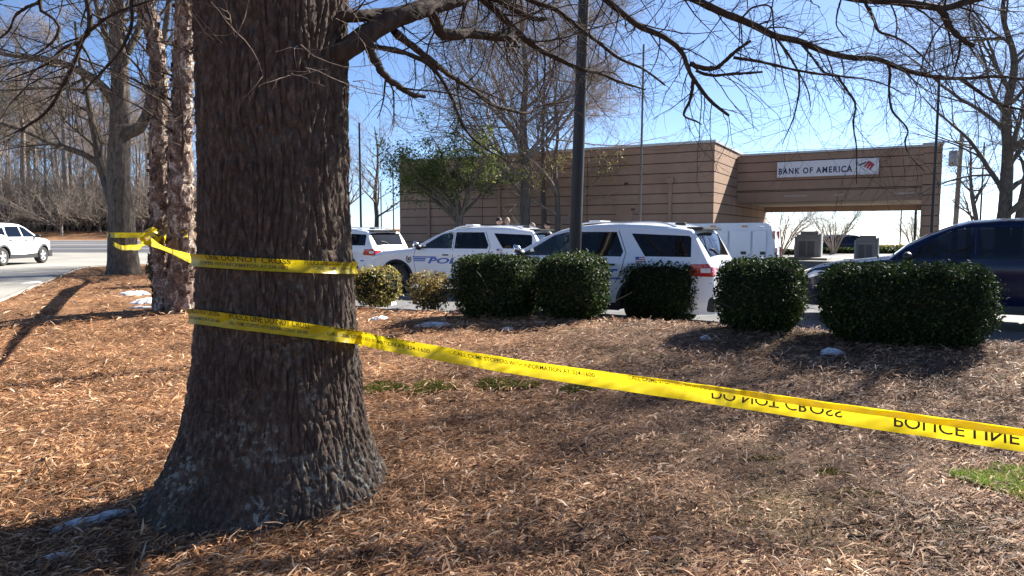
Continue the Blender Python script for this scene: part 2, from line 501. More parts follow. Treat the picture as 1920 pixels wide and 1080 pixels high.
M['moss'] = leaf_mat('moss tuft', [(0, (.06, .065, .014)), (.6, (.15, .155, .03)), (1, (.24, .21, .06))], .2, .9, .1)
M['grass'] = leaf_mat('green grass blade', [(0, (.10, .16, .03)), (.6, (.24, .33, .06)), (1, (.38, .42, .13))], .4, .6, .3)
M['ink'] = simple('black printing ink', (.045, .038, .010), .6, 0, .2, 30)
def tape_mat():
    m, n, b, o = new_mat('yellow plastic tape')
    v = coords(n)
    f = noise(n, v, 9, 5, .6)
    col = ramp(n, f, [(.3, (.66, .50, .012)), (.7, (.80, .64, .02))])
    n.links.new(col, b.inputs['Base Color']); b.inputs['Roughness'].default_value = .28
    bump(n, b, noise(n, coords(n, (1, 1, 1)), 24, 4, .6), .35, .01)
    t = n.nodes.new('ShaderNodeBsdfTranslucent'); n.links.new(col, t.inputs['Color'])
    mx = n.nodes.new('ShaderNodeMixShader'); mx.inputs[0].default_value = .5
    n.links.new(b.outputs[0], mx.inputs[1]); n.links.new(t.outputs[0], mx.inputs[2])
    n.links.new(mx.outputs[0], o.inputs['Surface'])
    return m
M['tape'] = tape_mat()
M['sign_white'] = simple('white sign face', (.66, .65, .68), .5, 0, .02, 2)
M['sign_navy'] = simple('navy sign letters', (.012, .020, .055), .5, 0, .05, 5)
M['sign_red'] = simple('red sign mark', (.40, .022, .035), .5, 0, .05, 5)
M['skin'] = simple('skin', (.50, .33, .25), .6, 0, .05, 8)
M['hair_dark'] = simple('dark hair', (.03, .022, .018), .8, 0, .2, 40)
M['hair_fair'] = simple('fair hair', (.32, .24, .16), .8, 0, .2, 40)
M['uniform'] = simple('dark uniform cloth', (.03, .035, .055), .9, 0, .15, 20)
M['khaki'] = simple('khaki cloth', (.22, .18, .13), .9, 0, .15, 20)

# ------------------------------------------------------------------ tube and tree machinery
def tubes(P, R, k):
    """P (M,N,3), R (M,N) -> verts, quad faces (tips closed by tiny radius)."""
    Mn, N, _ = P.shape
    T = np.gradient(P, axis=1)
    T /= np.linalg.norm(T, axis=2, keepdims=True) + 1e-9
    ref = np.zeros_like(T); ref[..., 2] = 1
    para = np.abs(T[..., 2]) > .93
    para = np.repeat(para.any(axis=1)[:, None], N, axis=1)
    ref[para] = (1, .02, .0)
    A = np.cross(T, ref); A /= np.linalg.norm(A, axis=2, keepdims=True) + 1e-9
    B = np.cross(T, A)
    an = np.arange(k) * 2 * math.pi / k
    V = (P[:, :, None, :] + R[:, :, None, None] * (np.cos(an)[None, None, :, None] * A[:, :, None, :] + np.sin(an)[None, None, :, None] * B[:, :, None, :]))
    V = V.reshape(-1, 3)
    idx = np.arange(Mn * N * k).reshape(Mn, N, k)
    a = idx[:, :-1, :]; b = np.roll(idx, -1, axis=2)[:, :-1, :]
    c = np.roll(idx, -1, axis=2)[:, 1:, :]; d = idx[:, 1:, :]
    F = np.stack([a, b, c, d], -1).reshape(-1, 4)
    return V, F

def merge(parts):
    Vs, Fs, off = [], [], 0
    for V, F in parts:
        Vs.append(V); Fs.append(F + off); off += len(V)
    return np.concatenate(Vs), np.concatenate(Fs)

def spline(pts, n):
    pts = np.asarray(pts, float)
    d = np.concatenate([[0], np.cumsum(np.linalg.norm(np.diff(pts[:, :3], axis=0), axis=1))])
    t = np.linspace(0, d[-1], n)
    m = np.gradient(pts, d, axis=0)
    i = np.clip(np.searchsorted(d, t, side='right') - 1, 0, len(d) - 2)
    h = (d[i + 1] - d[i])[:, None]; s = ((t - d[i]) / (d[i + 1] - d[i]))[:, None]
    h00 = 2 * s ** 3 - 3 * s ** 2 + 1; h10 = s ** 3 - 2 * s ** 2 + s; h01 = -2 * s ** 3 + 3 * s ** 2; h11 = s ** 3 - s ** 2
    return h00 * pts[i] + h10 * h * m[i] + h01 * pts[i + 1] + h11 * h * m[i + 1]

def spawn(P, R, n, t0, t1, ang, angsd, L, Lsd, npts, wig, grav, rr, rtip=.3, rmin=.002, lenfall=.5, rgn=rng, rmax=None):
    """n children on every parent polyline; L metres. grav: added to the heading each step (vector)."""
    Mn, N, _ = P.shape
    C = Mn * n
    pi = np.repeat(np.arange(Mn), n)
    t = (t0 + (t1 - t0) * ((np.tile(np.arange(n), Mn) + rgn.random(C)) / n))
    ft = t * (N - 1); i0 = np.clip(np.floor(ft).astype(int), 0, N - 2); s = (ft - i0)[:, None]
    pos = P[pi, i0] * (1 - s) + P[pi, i0 + 1] * s
    r0 = R[pi, i0] * (1 - s[:, 0]) + R[pi, i0 + 1] * s[:, 0]
    T = P[pi, i0 + 1] - P[pi, i0]; T /= np.linalg.norm(T, axis=1, keepdims=True) + 1e-9
    rv = rgn.normal(size=(C, 3)); pv = rv - (rv * T).sum(1, keepdims=True) * T
    pv /= np.linalg.norm(pv, axis=1, keepdims=True) + 1e-9
    a = np.radians(ang + angsd * rgn.normal(size=C))[:, None]
    d = T * np.cos(a) + pv * np.sin(a)
    ln = np.clip(L * (1 + Lsd * rgn.normal(size=C)) * (1 - lenfall * t), L * .2, None)
    step = (ln / (npts - 1))[:, None]
    out = np.empty((C, npts, 3)); out[:, 0] = pos
    g_ = np.asarray(grav, float)
    bend = rgn.normal(size=(C, 3)) * wig * .5
    for j in range(1, npts):
        d = d + rgn.normal(size=(C, 3)) * wig + bend + g_
        d /= np.linalg.norm(d, axis=1, keepdims=True) + 1e-9
        out[:, j] = out[:, j - 1] + d * step
    rb = np.clip(r0 * rr, rmin, rmax)
    RR = rb[:, None] * np.linspace(1, rtip, npts)[None, :]
    return out, np.clip(RR, rmin * .5, None)

def tree_mesh(name, groups, sides):
    parts = [tubes(P, R, k) for (P, R), k in zip(groups, sides)]
    return np_mesh(name, *merge(parts))

def leaves(pos, size, rgn, aspect=.5, up=None, fold=.0):
    """little two-triangle leaves at pos, random facing (biased to up/outward vectors if given)."""
    n = len(pos)
    nrm = rgn.normal(size=(n, 3))
    if up is not None: nrm = nrm * .75 + up
    nrm /= np.linalg.norm(nrm, axis=1, keepdims=True) + 1e-9
    rv = rgn.normal(size=(n, 3)); a = np.cross(nrm, rv); a /= np.linalg.norm(a, axis=1, keepdims=True) + 1e-9
    b = np.cross(nrm, a)
    s = (size * (.6 + .8 * rgn.random(n)))[:, None]
    V = np.stack([pos - a * s, pos + b * s * aspect, pos + a * s, pos - b * s * aspect], 1).reshape(-1, 3)
    F = np.arange(4 * n).reshape(n, 4)
    return V, F

# ------------------------------------------------------------------ ground, lot, road
def build_ground():
    def axis(lo, hi, fine_lo, fine_hi, st, gr):
        a = list(np.arange(fine_lo, fine_hi, st))
        s = st; v = a[-1]; up = []
        while v < hi:
            s *= gr; v += s; up.append(v)
        s = st; v = a[0]; dn = []
        while v > lo:
            s *= gr; v -= s; dn.append(v)
        return np.array(dn[::-1] + a + up)
    xs = axis(-3500, 3500, -10, 10, .16, 1.12); ys = axis(-60, 4500, 1.5, 16, .16, 1.08)
    X, Y = np.meshgrid(xs, ys)
    V = np.stack([X, Y, 0 * X], -1).reshape(-1, 3)
    nx, ny = len(xs), len(ys)
    idx = np.arange(nx * ny).reshape(ny, nx)
    F = np.stack([idx[:-1, :-1], idx[:-1, 1:], idx[1:, 1:], idx[1:, :-1]], -1).reshape(-1, 4)
    me = np_mesh('ground', V, F)
    bm = bmesh.new(); bm.from_mesh(me); D.meshes.remove(me)
    def cut(p, nrm):
        bmesh.ops.bisect_plane(bm, geom=bm.verts[:] + bm.edges[:] + bm.faces[:], dist=1e-5, plane_co=(p[0], p[1], 0), plane_no=(nrm[0], nrm[1], 0))
    cut((NX * DCURB, NY * DCURB), (NX, NY))
    for a, b in ((LB, LC), (LC, LD)):
        e = b - a; cut(a, (e[1], -e[0]))
    cut((0, LC[1]), (0, 1)); cut((0, 58), (0, 1))
    kill = []
    for f in bm.faces:
        c = f.calc_center_median()
        if bool(in_lot(np.array(c.x), np.array(c.y))): kill.append(f)
    bmesh.ops.delete(bm, geom=kill, context='FACES')
    me = bm_mesh('ground', bm)
    co = np.empty(len(me.vertices) * 3); me.vertices.foreach_get('co', co); co = co.reshape(-1, 3)
    co[:, 2] = g(co[:, 0], co[:, 1])
    me.vertices.foreach_set('co', co.ravel()); me.update()
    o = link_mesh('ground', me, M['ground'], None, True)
    tag(o, kind='structure')

def draped(name, poly, mat, dz=0.0, flat=None, cut=1.2):
    bm = bmesh.new()
    vs = [bm.verts.new((p[0], p[1], 0)) for p in poly]
    f = bm.faces.new(vs)
    xs = [p[0] for p in poly]; ys = [p[1] for p in poly]
    if flat is None:
        for x in np.arange(min(xs) + cut, max(xs), cut):
            bmesh.ops.bisect_plane(bm, geom=bm.verts[:] + bm.edges[:] + bm.faces[:], plane_co=(x, 0, 0), plane_no=(1, 0, 0))
        for y in np.arange(min(ys) + cut, max(ys), cut):
            bmesh.ops.bisect_plane(bm, geom=bm.verts[:] + bm.edges[:] + bm.faces[:], plane_co=(0, y, 0), plane_no=(0, 1, 0))
    bmesh.ops.triangulate(bm, faces=bm.faces[:])
    for v in bm.verts:
        v.co.z = (float(g(v.co.x, v.co.y)) if flat is None else flat) + dz
    for f in bm.faces:
        f.normal_update()
        if f.normal.z < 0: f.normal_flip()
    o = link_mesh(name, bm_mesh(name, bm), mat)
    return tag(o, kind='structure')

def curb_run(name, pts, wd, top, mat, drop=.25):
    """a curb of given width to the left of the running line; top None = follow ground"""
    pts = [np.array(p, float) for p in pts]
    dense = []
    for a, b in zip(pts[:-1], pts[1:]):
        nseg = max(2, int(np.linalg.norm(b - a) / .6))
        for i in range(nseg): dense.append(a + (b - a) * i / nseg)
    dense.append(pts[-1]); P = np.array(dense)
    T = np.gradient(P, axis=0); T /= np.linalg.norm(T, axis=1, keepdims=True)
    N = np.stack([-T[:, 1], T[:, 0]], 1)
    A = P - N * wd / 2; B = P + N * wd / 2
    zt = (g(P[:, 0], P[:, 1]) + .02) if top is None else np.full(len(P), top)
    V = np.concatenate([np.c_[A, zt - drop], np.c_[A, zt - .015], np.c_[A + N * .02, zt], np.c_[B - N * .02, zt], np.c_[B, zt - .015], np.c_[B, zt - drop]])
    n = len(P); F = []
    for r in range(5):
        i = np.arange(n - 1)
        F.append(np.stack([r * n + i, r * n + i + 1, (r + 1) * n + i + 1, (r + 1) * n + i], 1))
    o = link_mesh(name, np_mesh(name, V, np.concatenate(F)), mat)
    return tag(o, kind='structure')

build_ground()
cr = np.array([UX, UY]) * -45 + np.array([NX, NY]) * DCURB
draped('parking_lot', [tuple(cr), (60, 58), (-19.5, 58), tuple(LD), tuple(LC), tuple(LB)][::-1], M['asphalt'], 0, 0.0)
curb_run('curb', [tuple(cr), tuple(LB), tuple(LC), tuple(LD)], .16, .135, M['curb'])
DRV = [(-6.9, 6), (-8.1, 9.5), (-9.75, 13.2), (-11.3, 16.4), (-12.96, 19.6), (-14.6, 23), (-15.6, 25.2), (-15.7, 26.2), (-15.0, 27.3), (-13.0, 28.3), (-12.4, 38.2), (-75, 38.2), (-75, 6)]
draped('driveway', DRV, M['concrete'], .03)
curb_run('driveway_curb', [(-6.9, 6), (-8.1, 9.5), (-9.75, 13.2), (-11.3, 16.4), (-12.96, 19.6), (-14.6, 23), (-15.6, 25.2), (-15.7, 26.2), (-15.0, 27.3), (-13.0, 28.3)], .16, None, M['curb'], .3)
draped('road', [(-120, 38.2), (-12.4, 38.2), (-3, 55), (-120, 55)], M['road'], .035, None, 2.5)
draped('gutter', [(-120, 55), (-3, 55), (-2, 57.2), (-120, 57.2)], M['concrete'], .04, None, 2.5)
draped('road_line', [(-120, 46.2), (-8, 46.2), (-8, 46.45), (-120, 46.45)], M['white_decal'], .041, None, 2.5)

# ------------------------------------------------------------------ leaf litter (uncountable)
def build_straw():
    rg = np.random.default_rng(21)
    def zone(n, y0, y1, pw, lmin, lmax, wmin, wmax, lift, thin=.75):
        y = y0 + (y1 - y0) * rg.random(n) ** pw
        x = (rg.random(n) * 2 - 1) * (y * .80 + .4)
        keep = ~in_lot(x, y) & ((x * NX + y * NY < DCURB - .1) | (y > 14)) & (((x + 1.30) / .47) ** 2 + ((y - 3.84) / .47) ** 2 > 1)
        # thin the litter over mossy, bare soil on the right
        bare = sstep(.3, 1.4, x) * sstep(.05, .3, noise3(x * .9, y * .9, 0 * x, 11)) * sstep(9, 5, y)
        keep &= rg.random(n) > thin * bare
        drv = (x < np.interp(y, [p[1] for p in DRV[:8]], [p[0] for p in DRV[:8]]) + .1)
        keep &= ~(drv & (y > 5)) & ~(y > 26)
        x, y = x[keep], y[keep]; n = len(x)
        a = rg.random(n) * 2 * math.pi + 0
        a = np.where(rg.random(n) < .4, .5 * rg.normal(size=n) + .3, a)
        L = lmin + (lmax - lmin) * rg.random(n) ** 1.5
        W = wmin + (wmax - wmin) * rg.random(n) ** 2
        tilt = np.abs(rg.normal(size=n)) * .28
        dx, dy = np.cos(a), np.sin(a); px_, py_ = -dy, dx
        bend = rg.normal(size=n) * .25 * L
        arch = np.abs(rg.normal(size=n)) * .10 * L + .002
        roll = rg.normal(size=n) * .5
        z0 = g(x, y) + .003 + lift * rg.random(n) ** 1.5
        V = np.empty((n, 6, 3))
        for j, (s, wf) in enumerate(((-.5, .35), (.0, 1.0), (.5, .18))):
            cx = x + dx * L * s + px_ * bend * (s * s); cy = y + dy * L * s + py_ * bend * (s * s)
            cz = z0 + (s + .5) * L * np.sin(tilt) * .9 + arch * (1 - 4 * s * s)
            for q, sg in enumerate((-1, 1)):
                hw = W * wf * .5 * sg
                V[:, j * 2 + q, 0] = cx + px_ * hw * np.cos(roll)
                V[:, j * 2 + q, 1] = cy + py_ * hw * np.cos(roll)
                V[:, j * 2 + q, 2] = cz + hw * np.sin(roll)
        base = (np.arange(n) * 6)[:, None]
        F = np.concatenate([base + np.array([[0, 1, 3, 2]]), base + np.array([[2, 3, 5, 4]])])
        return V.reshape(-1, 3), F
    parts = [zone(78000, 2.5, 6.2, 1.15, .03, .13, .002, .010, .022),
             zone(42000, 2.5, 5.6, 1.0, .008, .035, .003, .011, .012, 0),
             zone(17000, 2.5, 7.5, 1.1, .03, .085, .010, .024, .03),
             zone(50000, 5.8, 10.5, 1.0, .05, .15, .004, .016, .03),
             zone(34000, 9.5, 25, 1.0, .08, .20, .008, .028, .04)]
    V, F = merge(parts)
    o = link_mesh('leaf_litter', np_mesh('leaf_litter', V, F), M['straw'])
    tag(o, 'brown pine straw and dry leaves strewn over the ground round the trunk', 'leaf litter', None, 'stuff')
build_straw()
def build_sticks():
    rg = np.random.default_rng(77); n = 170
    y = 2.6 + 5.5 * rg.random(n); x = (rg.random(n) * 2 - 1) * (y * .75)
    a = rg.uniform(0, 2 * math.pi, n); L_ = rg.uniform(.06, .30, n)
    d = np.stack([np.cos(a), np.sin(a)], 1); P = np.empty((n, 5, 3))
    for j, t in enumerate(np.linspace(-.5, .5, 5)):
        q = np.stack([x, y], 1) + d * (L_ * t)[:, None] + rg.normal(size=(n, 2)) * .008
        P[:, j, :2] = q; P[:, j, 2] = g(q[:, 0], q[:, 1]) + .018 + .02 * rg.random(n) * (t + .5)
    R_ = rg.uniform(.0015, .005, n)[:, None] * np.array([1, 1, .95, .8, .55])
    V, F = tubes(P, R_, 5)
    o = link_mesh('stick_litter', np_mesh('stick_litter', V, F), M['limb_grey'], None, True)
    tag(o, 'small broken grey sticks scattered among the dry leaves', 'stick litter', None, 'stuff')
build_sticks()

# ------------------------------------------------------------------ the big near tree
TC = np.array([-1.302, 3.835])
def trunk_R(th, z):
    h = z - .12
    lob = np.maximum(0, np.cos(th - math.radians(200))) ** 3 * .30 + np.maximum(0, np.cos(th - math.radians(262))) ** 4 * .16 + np.maximum(0, np.cos(th - math.radians(330))) ** 5 * .12 + np.maximum(0, np.cos(th - math.radians(60))) ** 4 * .3
    base = .386 + .008 * np.sin(z * 2.1)
    fl = .10 * np.exp(-np.clip(h, -.3, None) / .36) + .072 * np.exp(-np.clip(h, -.3, None) / .9)
    lobz = np.exp(-np.clip(h, -.3, None) / .26)
    lump = .012 * noise3(np.cos(th) * 1.6, np.sin(th) * 1.6, z * 1.2, 9)
    return base + fl + lob * lobz * .55 + lump
def trunk_C(z):
    return np.stack([TC[0] + .012 * (z - 1.5), TC[1] + 0 * z], -1)
def build_big_tree():
    root = empty('big_tree', (TC[0], TC[1], .1))
    root_inv = np.array([TC[0], TC[1], .1])
    tag(root, 'massive dark ridged oak trunk standing close by with yellow tape wrapped round it twice', 'tree')
    # trunk with real furrows
    K, NZ = 420, 560
    th = np.radians(np.concatenate([np.linspace(-166, 24, 350, endpoint=False), np.linspace(24, 194, 70, endpoint=False)]))
    zz = np.concatenate([np.linspace(-.12, 3.3, NZ), np.linspace(3.34, 5.6, 50)])
    TH_, ZZ = np.meshgrid(th, zz)
    R = trunk_R(TH_, ZZ)
    cx, cy = np.cos(TH_) * R, np.sin(TH_) * R
    wx = fbm(cx * 6, cy * 6, ZZ * 2.2, 2, 31) * .04
    wy = fbm(cx * 6 + 9, cy * 6, ZZ * 2.2, 2, 37) * .04
    f = noise3((cx + wx) * 17, (cy + wy) * 17, ZZ * 1.7 + 3 * wx, 1)
    dw, cid = worley((cx + wy) * 25, (cy + wx) * 25, ZZ * 4.6 + 34 * wx, 5)
    longf = np.clip(np.abs(f) * 5.0, 0, 1) ** .6
    plate = np.clip(dw * 3.4, 0, 1) ** .55
    fine = fbm(cx * 75, cy * 75, ZZ * 22, 2, 4)
    flake = noise3(cx * 45, cy * 45, ZZ * 40, 14)
    disp = .024 * (np.minimum(longf, .45 + .55 * plate) - .8) + .007 * (plate - .8) + .0045 * cid * plate + .0035 * fine + .0022 * np.sign(flake)
    R2 = R + disp
    C = trunk_C(ZZ)
    taper = np.where(ZZ > 3.3, 1 - .07 * (ZZ - 3.3), 1)
    V = np.stack([C[..., 0] + np.cos(TH_) * R2 * taper, C[..., 1] + np.sin(TH_) * R2 * taper, ZZ], -1).reshape(-1, 3) - root_inv
    n = len(zz); idx = np.arange(n * K).reshape(n, K)
    F = np.stack([idx[:-1], np.roll(idx, -1, 1)[:-1], np.roll(idx, -1, 1)[1:], idx[1:]], -1).reshape(-1, 4)
    link_mesh('trunk', np_mesh('trunk', V, F), M['bark_near'], root, True)
    # limbs: measured runs with their distance, (px, py, distance, half-width in px)
    trk = lambda z, dx=0, dy=0: (TC[0] + dx, TC[1] + dy, z)
    L = []
    def limb(pre, run, r0, r1):
        pts = [np.array(p, float) for p in pre] + [U(*q) for q in run]
        P = spline(pts, max(10, 5 * len(pts)))
        t = np.linspace(0, 1, len(P))
        L.append((P, r0 * (1 - t) ** .8 + r1 * (1 - (1 - t) ** .8)))
    limb([trk(2.45, .15, -.1)], [(650, 92, 3.75), (690, 63, 3.8), (723, 43, 3.85), (773, 23, 3.95), (813, 10, 4.1), (847, 1, 4.2), (900, -20, 4.5), (990, -60, 5.0), (1120, -120, 5.8)], .056, .018)
    limb([trk(2.7, .2, -.1)], [(672, 30, 3.8), (710, 27, 3.9), (770, 22, 3.95)], .032, .028)
    limb([U(800, 15, 4.05)], [(813, 30, 4.1), (827, 60, 4.15), (853, 65, 4.2), (880, 63, 4.3), (933, 70, 4.4), (950, 70, 4.45), (962, 56, 4.5)], .034, .019)
    limb([U(945, 70, 4.43)], [(963, 78, 4.45), (972, 90, 4.4)], .022, .010)
    limb([U(675, 75, 3.78)], [(690, 88, 3.8), (703, 113, 3.8), (723, 143, 3.82), (750, 163, 3.9), (773, 177, 3.95), (797, 181, 4.0)], .026, .010)
    limb([trk(3.9, .2, .1), U(860, -40, 4.6)], [(907, 0, 4.7), (947, 37, 4.8), (973, 63, 4.9), (1007, 90, 5.0), (1040, 107, 5.1), (1090, 130, 5.2), (1123, 137, 5.3), (1153, 150, 5.4), (1210, 168, 5.6)], .035, .006)
    limb([U(880, -25, 4.65)], [(933, 0, 4.7), (967, 20, 4.8), (1000, 35, 4.9), (1023, 36, 5.0)], .026, .012)
    limb([trk(4.2, .2, .2), U(930, -45, 5.2)], [(1000, 3, 5.4), (1040, 17, 5.5), (1083, 50, 5.6), (1123, 80, 5.8), (1157, 107, 5.9), (1207, 130, 6.0), (1247, 160, 6.1)], .032, .006)
    limb([U(740, 60, 4.0)], [(780, 92, 4.3), (820, 123, 4.6), (853, 147, 4.9), (893, 173, 5.2), (927, 197, 5.4), (960, 207, 5.6), (990, 212, 5.8), (1010, 200, 5.9), (1065, 190, 6.1)], .024, .006)
    limb([U(690, 85, 3.8)], [(760, 100, 4.0), (800, 118, 4.1), (850, 190, 4.3), (870, 240, 4.4), (905, 275, 4.5), (950, 300, 4.6)], .016, .004)
    limb([trk(4.6, .25, .1), U(1010, -110, 5.2)], [(1137, 0, 5.3), (1173, 30, 5.3), (1200, 50, 5.3), (1240, 67, 5.3), (1280, 100, 5.3), (1292, 133, 5.3), (1307, 157, 5.3), (1330, 187, 5.3), (1367, 217, 5.3)], .042, .010)
    limb([U(1295, 120, 5.3)], [(1320, 128, 5.3), (1345, 126, 5.3), (1367, 107, 5.25), (1385, 92, 5.2), (1407, 77, 5.2)], .020, .009)
    limb([U(1305, 132, 5.3)], [(1325, 140, 5.3), (1370, 139, 5.2), (1430, 135, 5.1)], .012, .009)
    limb([U(1300, 150, 5.3)], [(1293, 190, 5.3), (1282, 215, 5.3), (1310, 230, 5.3), (1316, 234, 5.3)], .015, .004)
    limb([trk(4.9, .2, .2), U(1090, -150, 5.4)], [(1230, -40, 5.5), (1300, -3, 5.5), (1347, 20, 5.5), (1413, 47, 5.5), (1453, 67, 5.5), (1497, 77, 5.5), (1547, 97, 5.5), (1597, 108, 5.5), (1650, 112, 5.5), (1680, 125, 5.5), (1747, 143, 5.5), (1813, 147, 5.5), (1867, 143, 5.5), (1925, 150, 5.5), (2000, 165, 5.5)], .048, .005)
    limb([U(1800, 147, 5.5)], [(1833, 170, 5.5), (1863, 190, 5.4), (1920, 207, 5.4), (1990, 222, 5.3)], .015, .004)
    limb([U(1664, 118, 5.5)], [(1668, 130, 5.5), (1667, 167, 5.5), (1673, 207, 5.45), (1702, 250, 5.4), (1697, 263, 5.4), (1713, 300, 5.4), (1735, 322, 5.4)], .011, .003)
    limb([U(1375, 108, 5.25)], [(1430, 117, 5.2), (1500, 133, 5.2), (1573, 143, 5.2), (1613, 147, 5.2), (1663, 160, 5.2), (1700, 180, 5.2)], .012, .003)
    limb([U(1570, 142, 5.2)], [(1585, 165, 5.2), (1603, 193, 5.2), (1600, 233, 5.2), (1605, 270, 5.2), (1606, 345, 5.2)], .009, .003)
    limb([U(1497, 133, 5.2)], [(1499, 160, 5.2), (1490, 213, 5.2), (1467, 270, 5.15)], .008, .002)
    limb([U(1452, 66, 5.5)], [(1480, 105, 5.45), (1500, 140, 5.4), (1515, 170, 5.4), (1520, 200, 5.35)], .010, .003)
    limb([U(1500, 78, 5.5)], [(1525, 110, 5.4), (1545, 135, 5.4), (1573, 142, 5.3)], .010, .007)
    limb([U(1390, 35, 5.5)], [(1410, 15, 5.4), (1440, 10, 5.3), (1453, 60, 5.2), (1478, 110, 5.2)], .008, .004)
    limb([trk(5.0, .2, 0), U(1300, -160, 4.7)], [(1480, -40, 4.4), (1613, -2, 4.3), (1680, 3, 4.2), (1753, 13, 4.2), (1775, 15, 4.2), (1800, 7, 4.2), (1845, -5, 4.2), (1930, -30, 4.2)], .045, .014)
    limb([U(1762, 13, 4.2)], [(1769, 25, 4.2), (1780, 50, 4.2), (1803, 73, 4.2), (1827, 87, 4.2)], .022, .012)
    limb([U(1800, 75, 4.2)], [(1800, 90, 4.2), (1793, 120, 4.2), (1785, 150, 4.2)], .007, .003)
    limb([U(1620, 0, 4.3)], [(1640, 40, 4.3), (1647, 57, 4.3), (1680, 70, 4.25), (1727, 103, 4.2), (1750, 130, 4.2)], .010, .003)
    limb([U(1580, -12, 4.3)], [(1570, 25, 4.3), (1568, 45, 4.3), (1590, 75, 4.3)], .006, .002)
    # left side droopers
    limb([trk(3.8, -.2, -.1), U(120, -70, 4.2)], [(74, 0, 4.1), (76, 20, 4.1), (95, 30, 4.1), (111, 49, 4.1), (107, 67, 4.1), (85, 90, 4.1), (60, 105, 4.1)], .030, .004)
    limb([U(74, 5, 4.1)], [(50, 14, 4.1), (30, 28, 4.1), (18, 55, 4.1), (0, 72, 4.1)], .010, .005)
    limb([trk(3.5, -.25, -.2), U(190, -60, 3.9)], [(162, 0, 3.8), (169, 30, 3.8), (168, 55, 3.8), (154, 76, 3.8), (142, 111, 3.8), (116, 164, 3.8), (84, 213, 3.8), (44, 240, 3.8), (27, 250, 3.8)], .024, .005)
    limb([U(154, 78, 3.8)], [(120, 90, 3.8), (90, 118, 3.8), (40, 140, 3.8), (10, 150, 3.8)], .009, .003)
    limb([U(152, 82, 3.8)], [(165, 105, 3.8), (182, 145, 3.8)], .007, .004)
    limb([trk(3.3, -.25, -.25), U(262, -50, 3.7)], [(246, 0, 3.7), (247, 44, 3.7), (222, 100, 3.7), (182, 144, 3.7), (153, 176, 3.7)], .014, .004)
    limb([U(165, 62, 3.8)], [(190, 40, 3.8), (215, 25, 3.8), (250, 12, 3.8), (300, -5, 3.8)], .008, .004)
    # high crown beyond the frame, reaching out over the ground: throws the broken shade
    rgl = np.random.default_rng(5)
    hi = np.array([[trk(z)] for z in (5.2, 5.4, 5.5, 5.0, 5.3)])
    n_vis = len(L)
    for i, (az, el, ln, r) in enumerate(((-5, 62, 7, .14), (85, 62, 7, .13), (110, 50, 7, .12), (-20, 45, 6.5, .11), (160, 40, 6.5, .11), (215, 45, 6, .10), (275, 50, 6, .10), (40, 78, 7, .12))):
        a = math.radians(az); e = math.radians(el)
        d = np.array([math.cos(a) * math.cos(e), math.sin(a) * math.cos(e), math.sin(e)])
        p = np.array(trk(4.9 + .08 * i)); pts = [p]
        for j in range(9):
            d = d + rgl.normal(size=3) * .12 - np.array([0, 0, .025]); d /= np.linalg.norm(d)
            p = p + d * ln / 9; pts.append(p)
        P = spline(pts, 40); L.append((P, np.linspace(r, .02, 40)))
    Vs = []
    for li, (P, R) in enumerate(L[:]):
        if li < n_vis and R[0] > .03:
            P3 = spline(P, len(P) * 5); R3 = np.interp(np.linspace(0, 1, len(P3)), np.linspace(0, 1, len(R)), R)
            V3, F3 = tubes(P3[None], R3[None], 24)
            C3 = np.repeat(P3, 24, axis=0); dv = V3 - C3
            dn_ = dv / (np.linalg.norm(dv, axis=1, keepdims=True) + 1e-9)
            nz = noise3(dn_[:, 0] * 5 + V3[:, 0] * 7, dn_[:, 1] * 5 + V3[:, 1] * 7, dn_[:, 2] * 5 + V3[:, 2] * 7, 3)
            n4 = fbm(V3[:, 0] * 22, V3[:, 1] * 22, V3[:, 2] * 22, 2, 6)
            Vs.append((V3 + dv * (.16 * (np.clip(np.abs(nz) * 4, 0, 1) - .7) + .10 * n4)[:, None], F3)); continue
        jit = rgl.normal(size=P.shape) * np.minimum(R, .02)[:, None] * .10
        Vs.append(tubes((P + jit)[None], R[None] * (1 + .10 * rgl.normal(size=R.shape))[None], 9))
    V, F = merge(Vs)
    link_mesh('limb', np_mesh('limb', V - root_inv, F), M['limb'], root, True)
    tw = []
    vis = L[:n_vis]
    rg = np.random.default_rng(17)
    for P, R in vis:
        ln = np.linalg.norm(np.diff(P, axis=0), axis=1).sum()
        n1 = max(4, int(ln * 13))
        t_lo = .15 if ln < 1.3 else .35
        a, ra = spawn(P[None], R[None], n1, t_lo, 1.0, 52, 18, .46, .55, 8, .13, (0, 0, -.035), .32, .35, .0019, .25, rg, .0065)
        b, rb = spawn(a, ra, 6, .15, 1.0, 45, 18, .22, .5, 6, .15, (0, 0, -.03), .6, .45, .0014, .3, rg, .003)
        tw += [tubes(a, ra, 4), tubes(b, rb, 3)]
    # shoots on the trunk itself
    pz = rg.uniform(2.15, 3.3, 30); pa = np.radians(rg.uniform(170, 380, 30))
    sh0 = len(tw)
    p0 = np.stack([TC[0] + np.cos(pa) * .385, TC[1] + np.sin(pa) * .385, pz], 1)
    p1 = p0 + np.stack([np.cos(pa) * .1, np.sin(pa) * .1, 0 * pa], 1)
    a, ra = spawn(np.stack([p0, p1], 1), np.full((30, 2), .006), 2, .2, .9, 50, 20, .40, .5, 8, .24, (0, 0, -.03), .6, .4, .0015, .2, rg, .0026)
    b, rb = spawn(a, ra, 3, .3, 1.0, 50, 18, .14, .5, 5, .2, (0, 0, -.03), .6, .45, .0011, .3, rg)
    tw += [tubes(a, ra, 4), tubes(b, rb, 3)]
    shoots = tw[sh0:]; tw = tw[:sh0]
    V, F = merge(shoots)
    tag(link_mesh('shoots', np_mesh('shoots', V - root_inv, F), M['bark_grey'], root, True), kind='stuff')
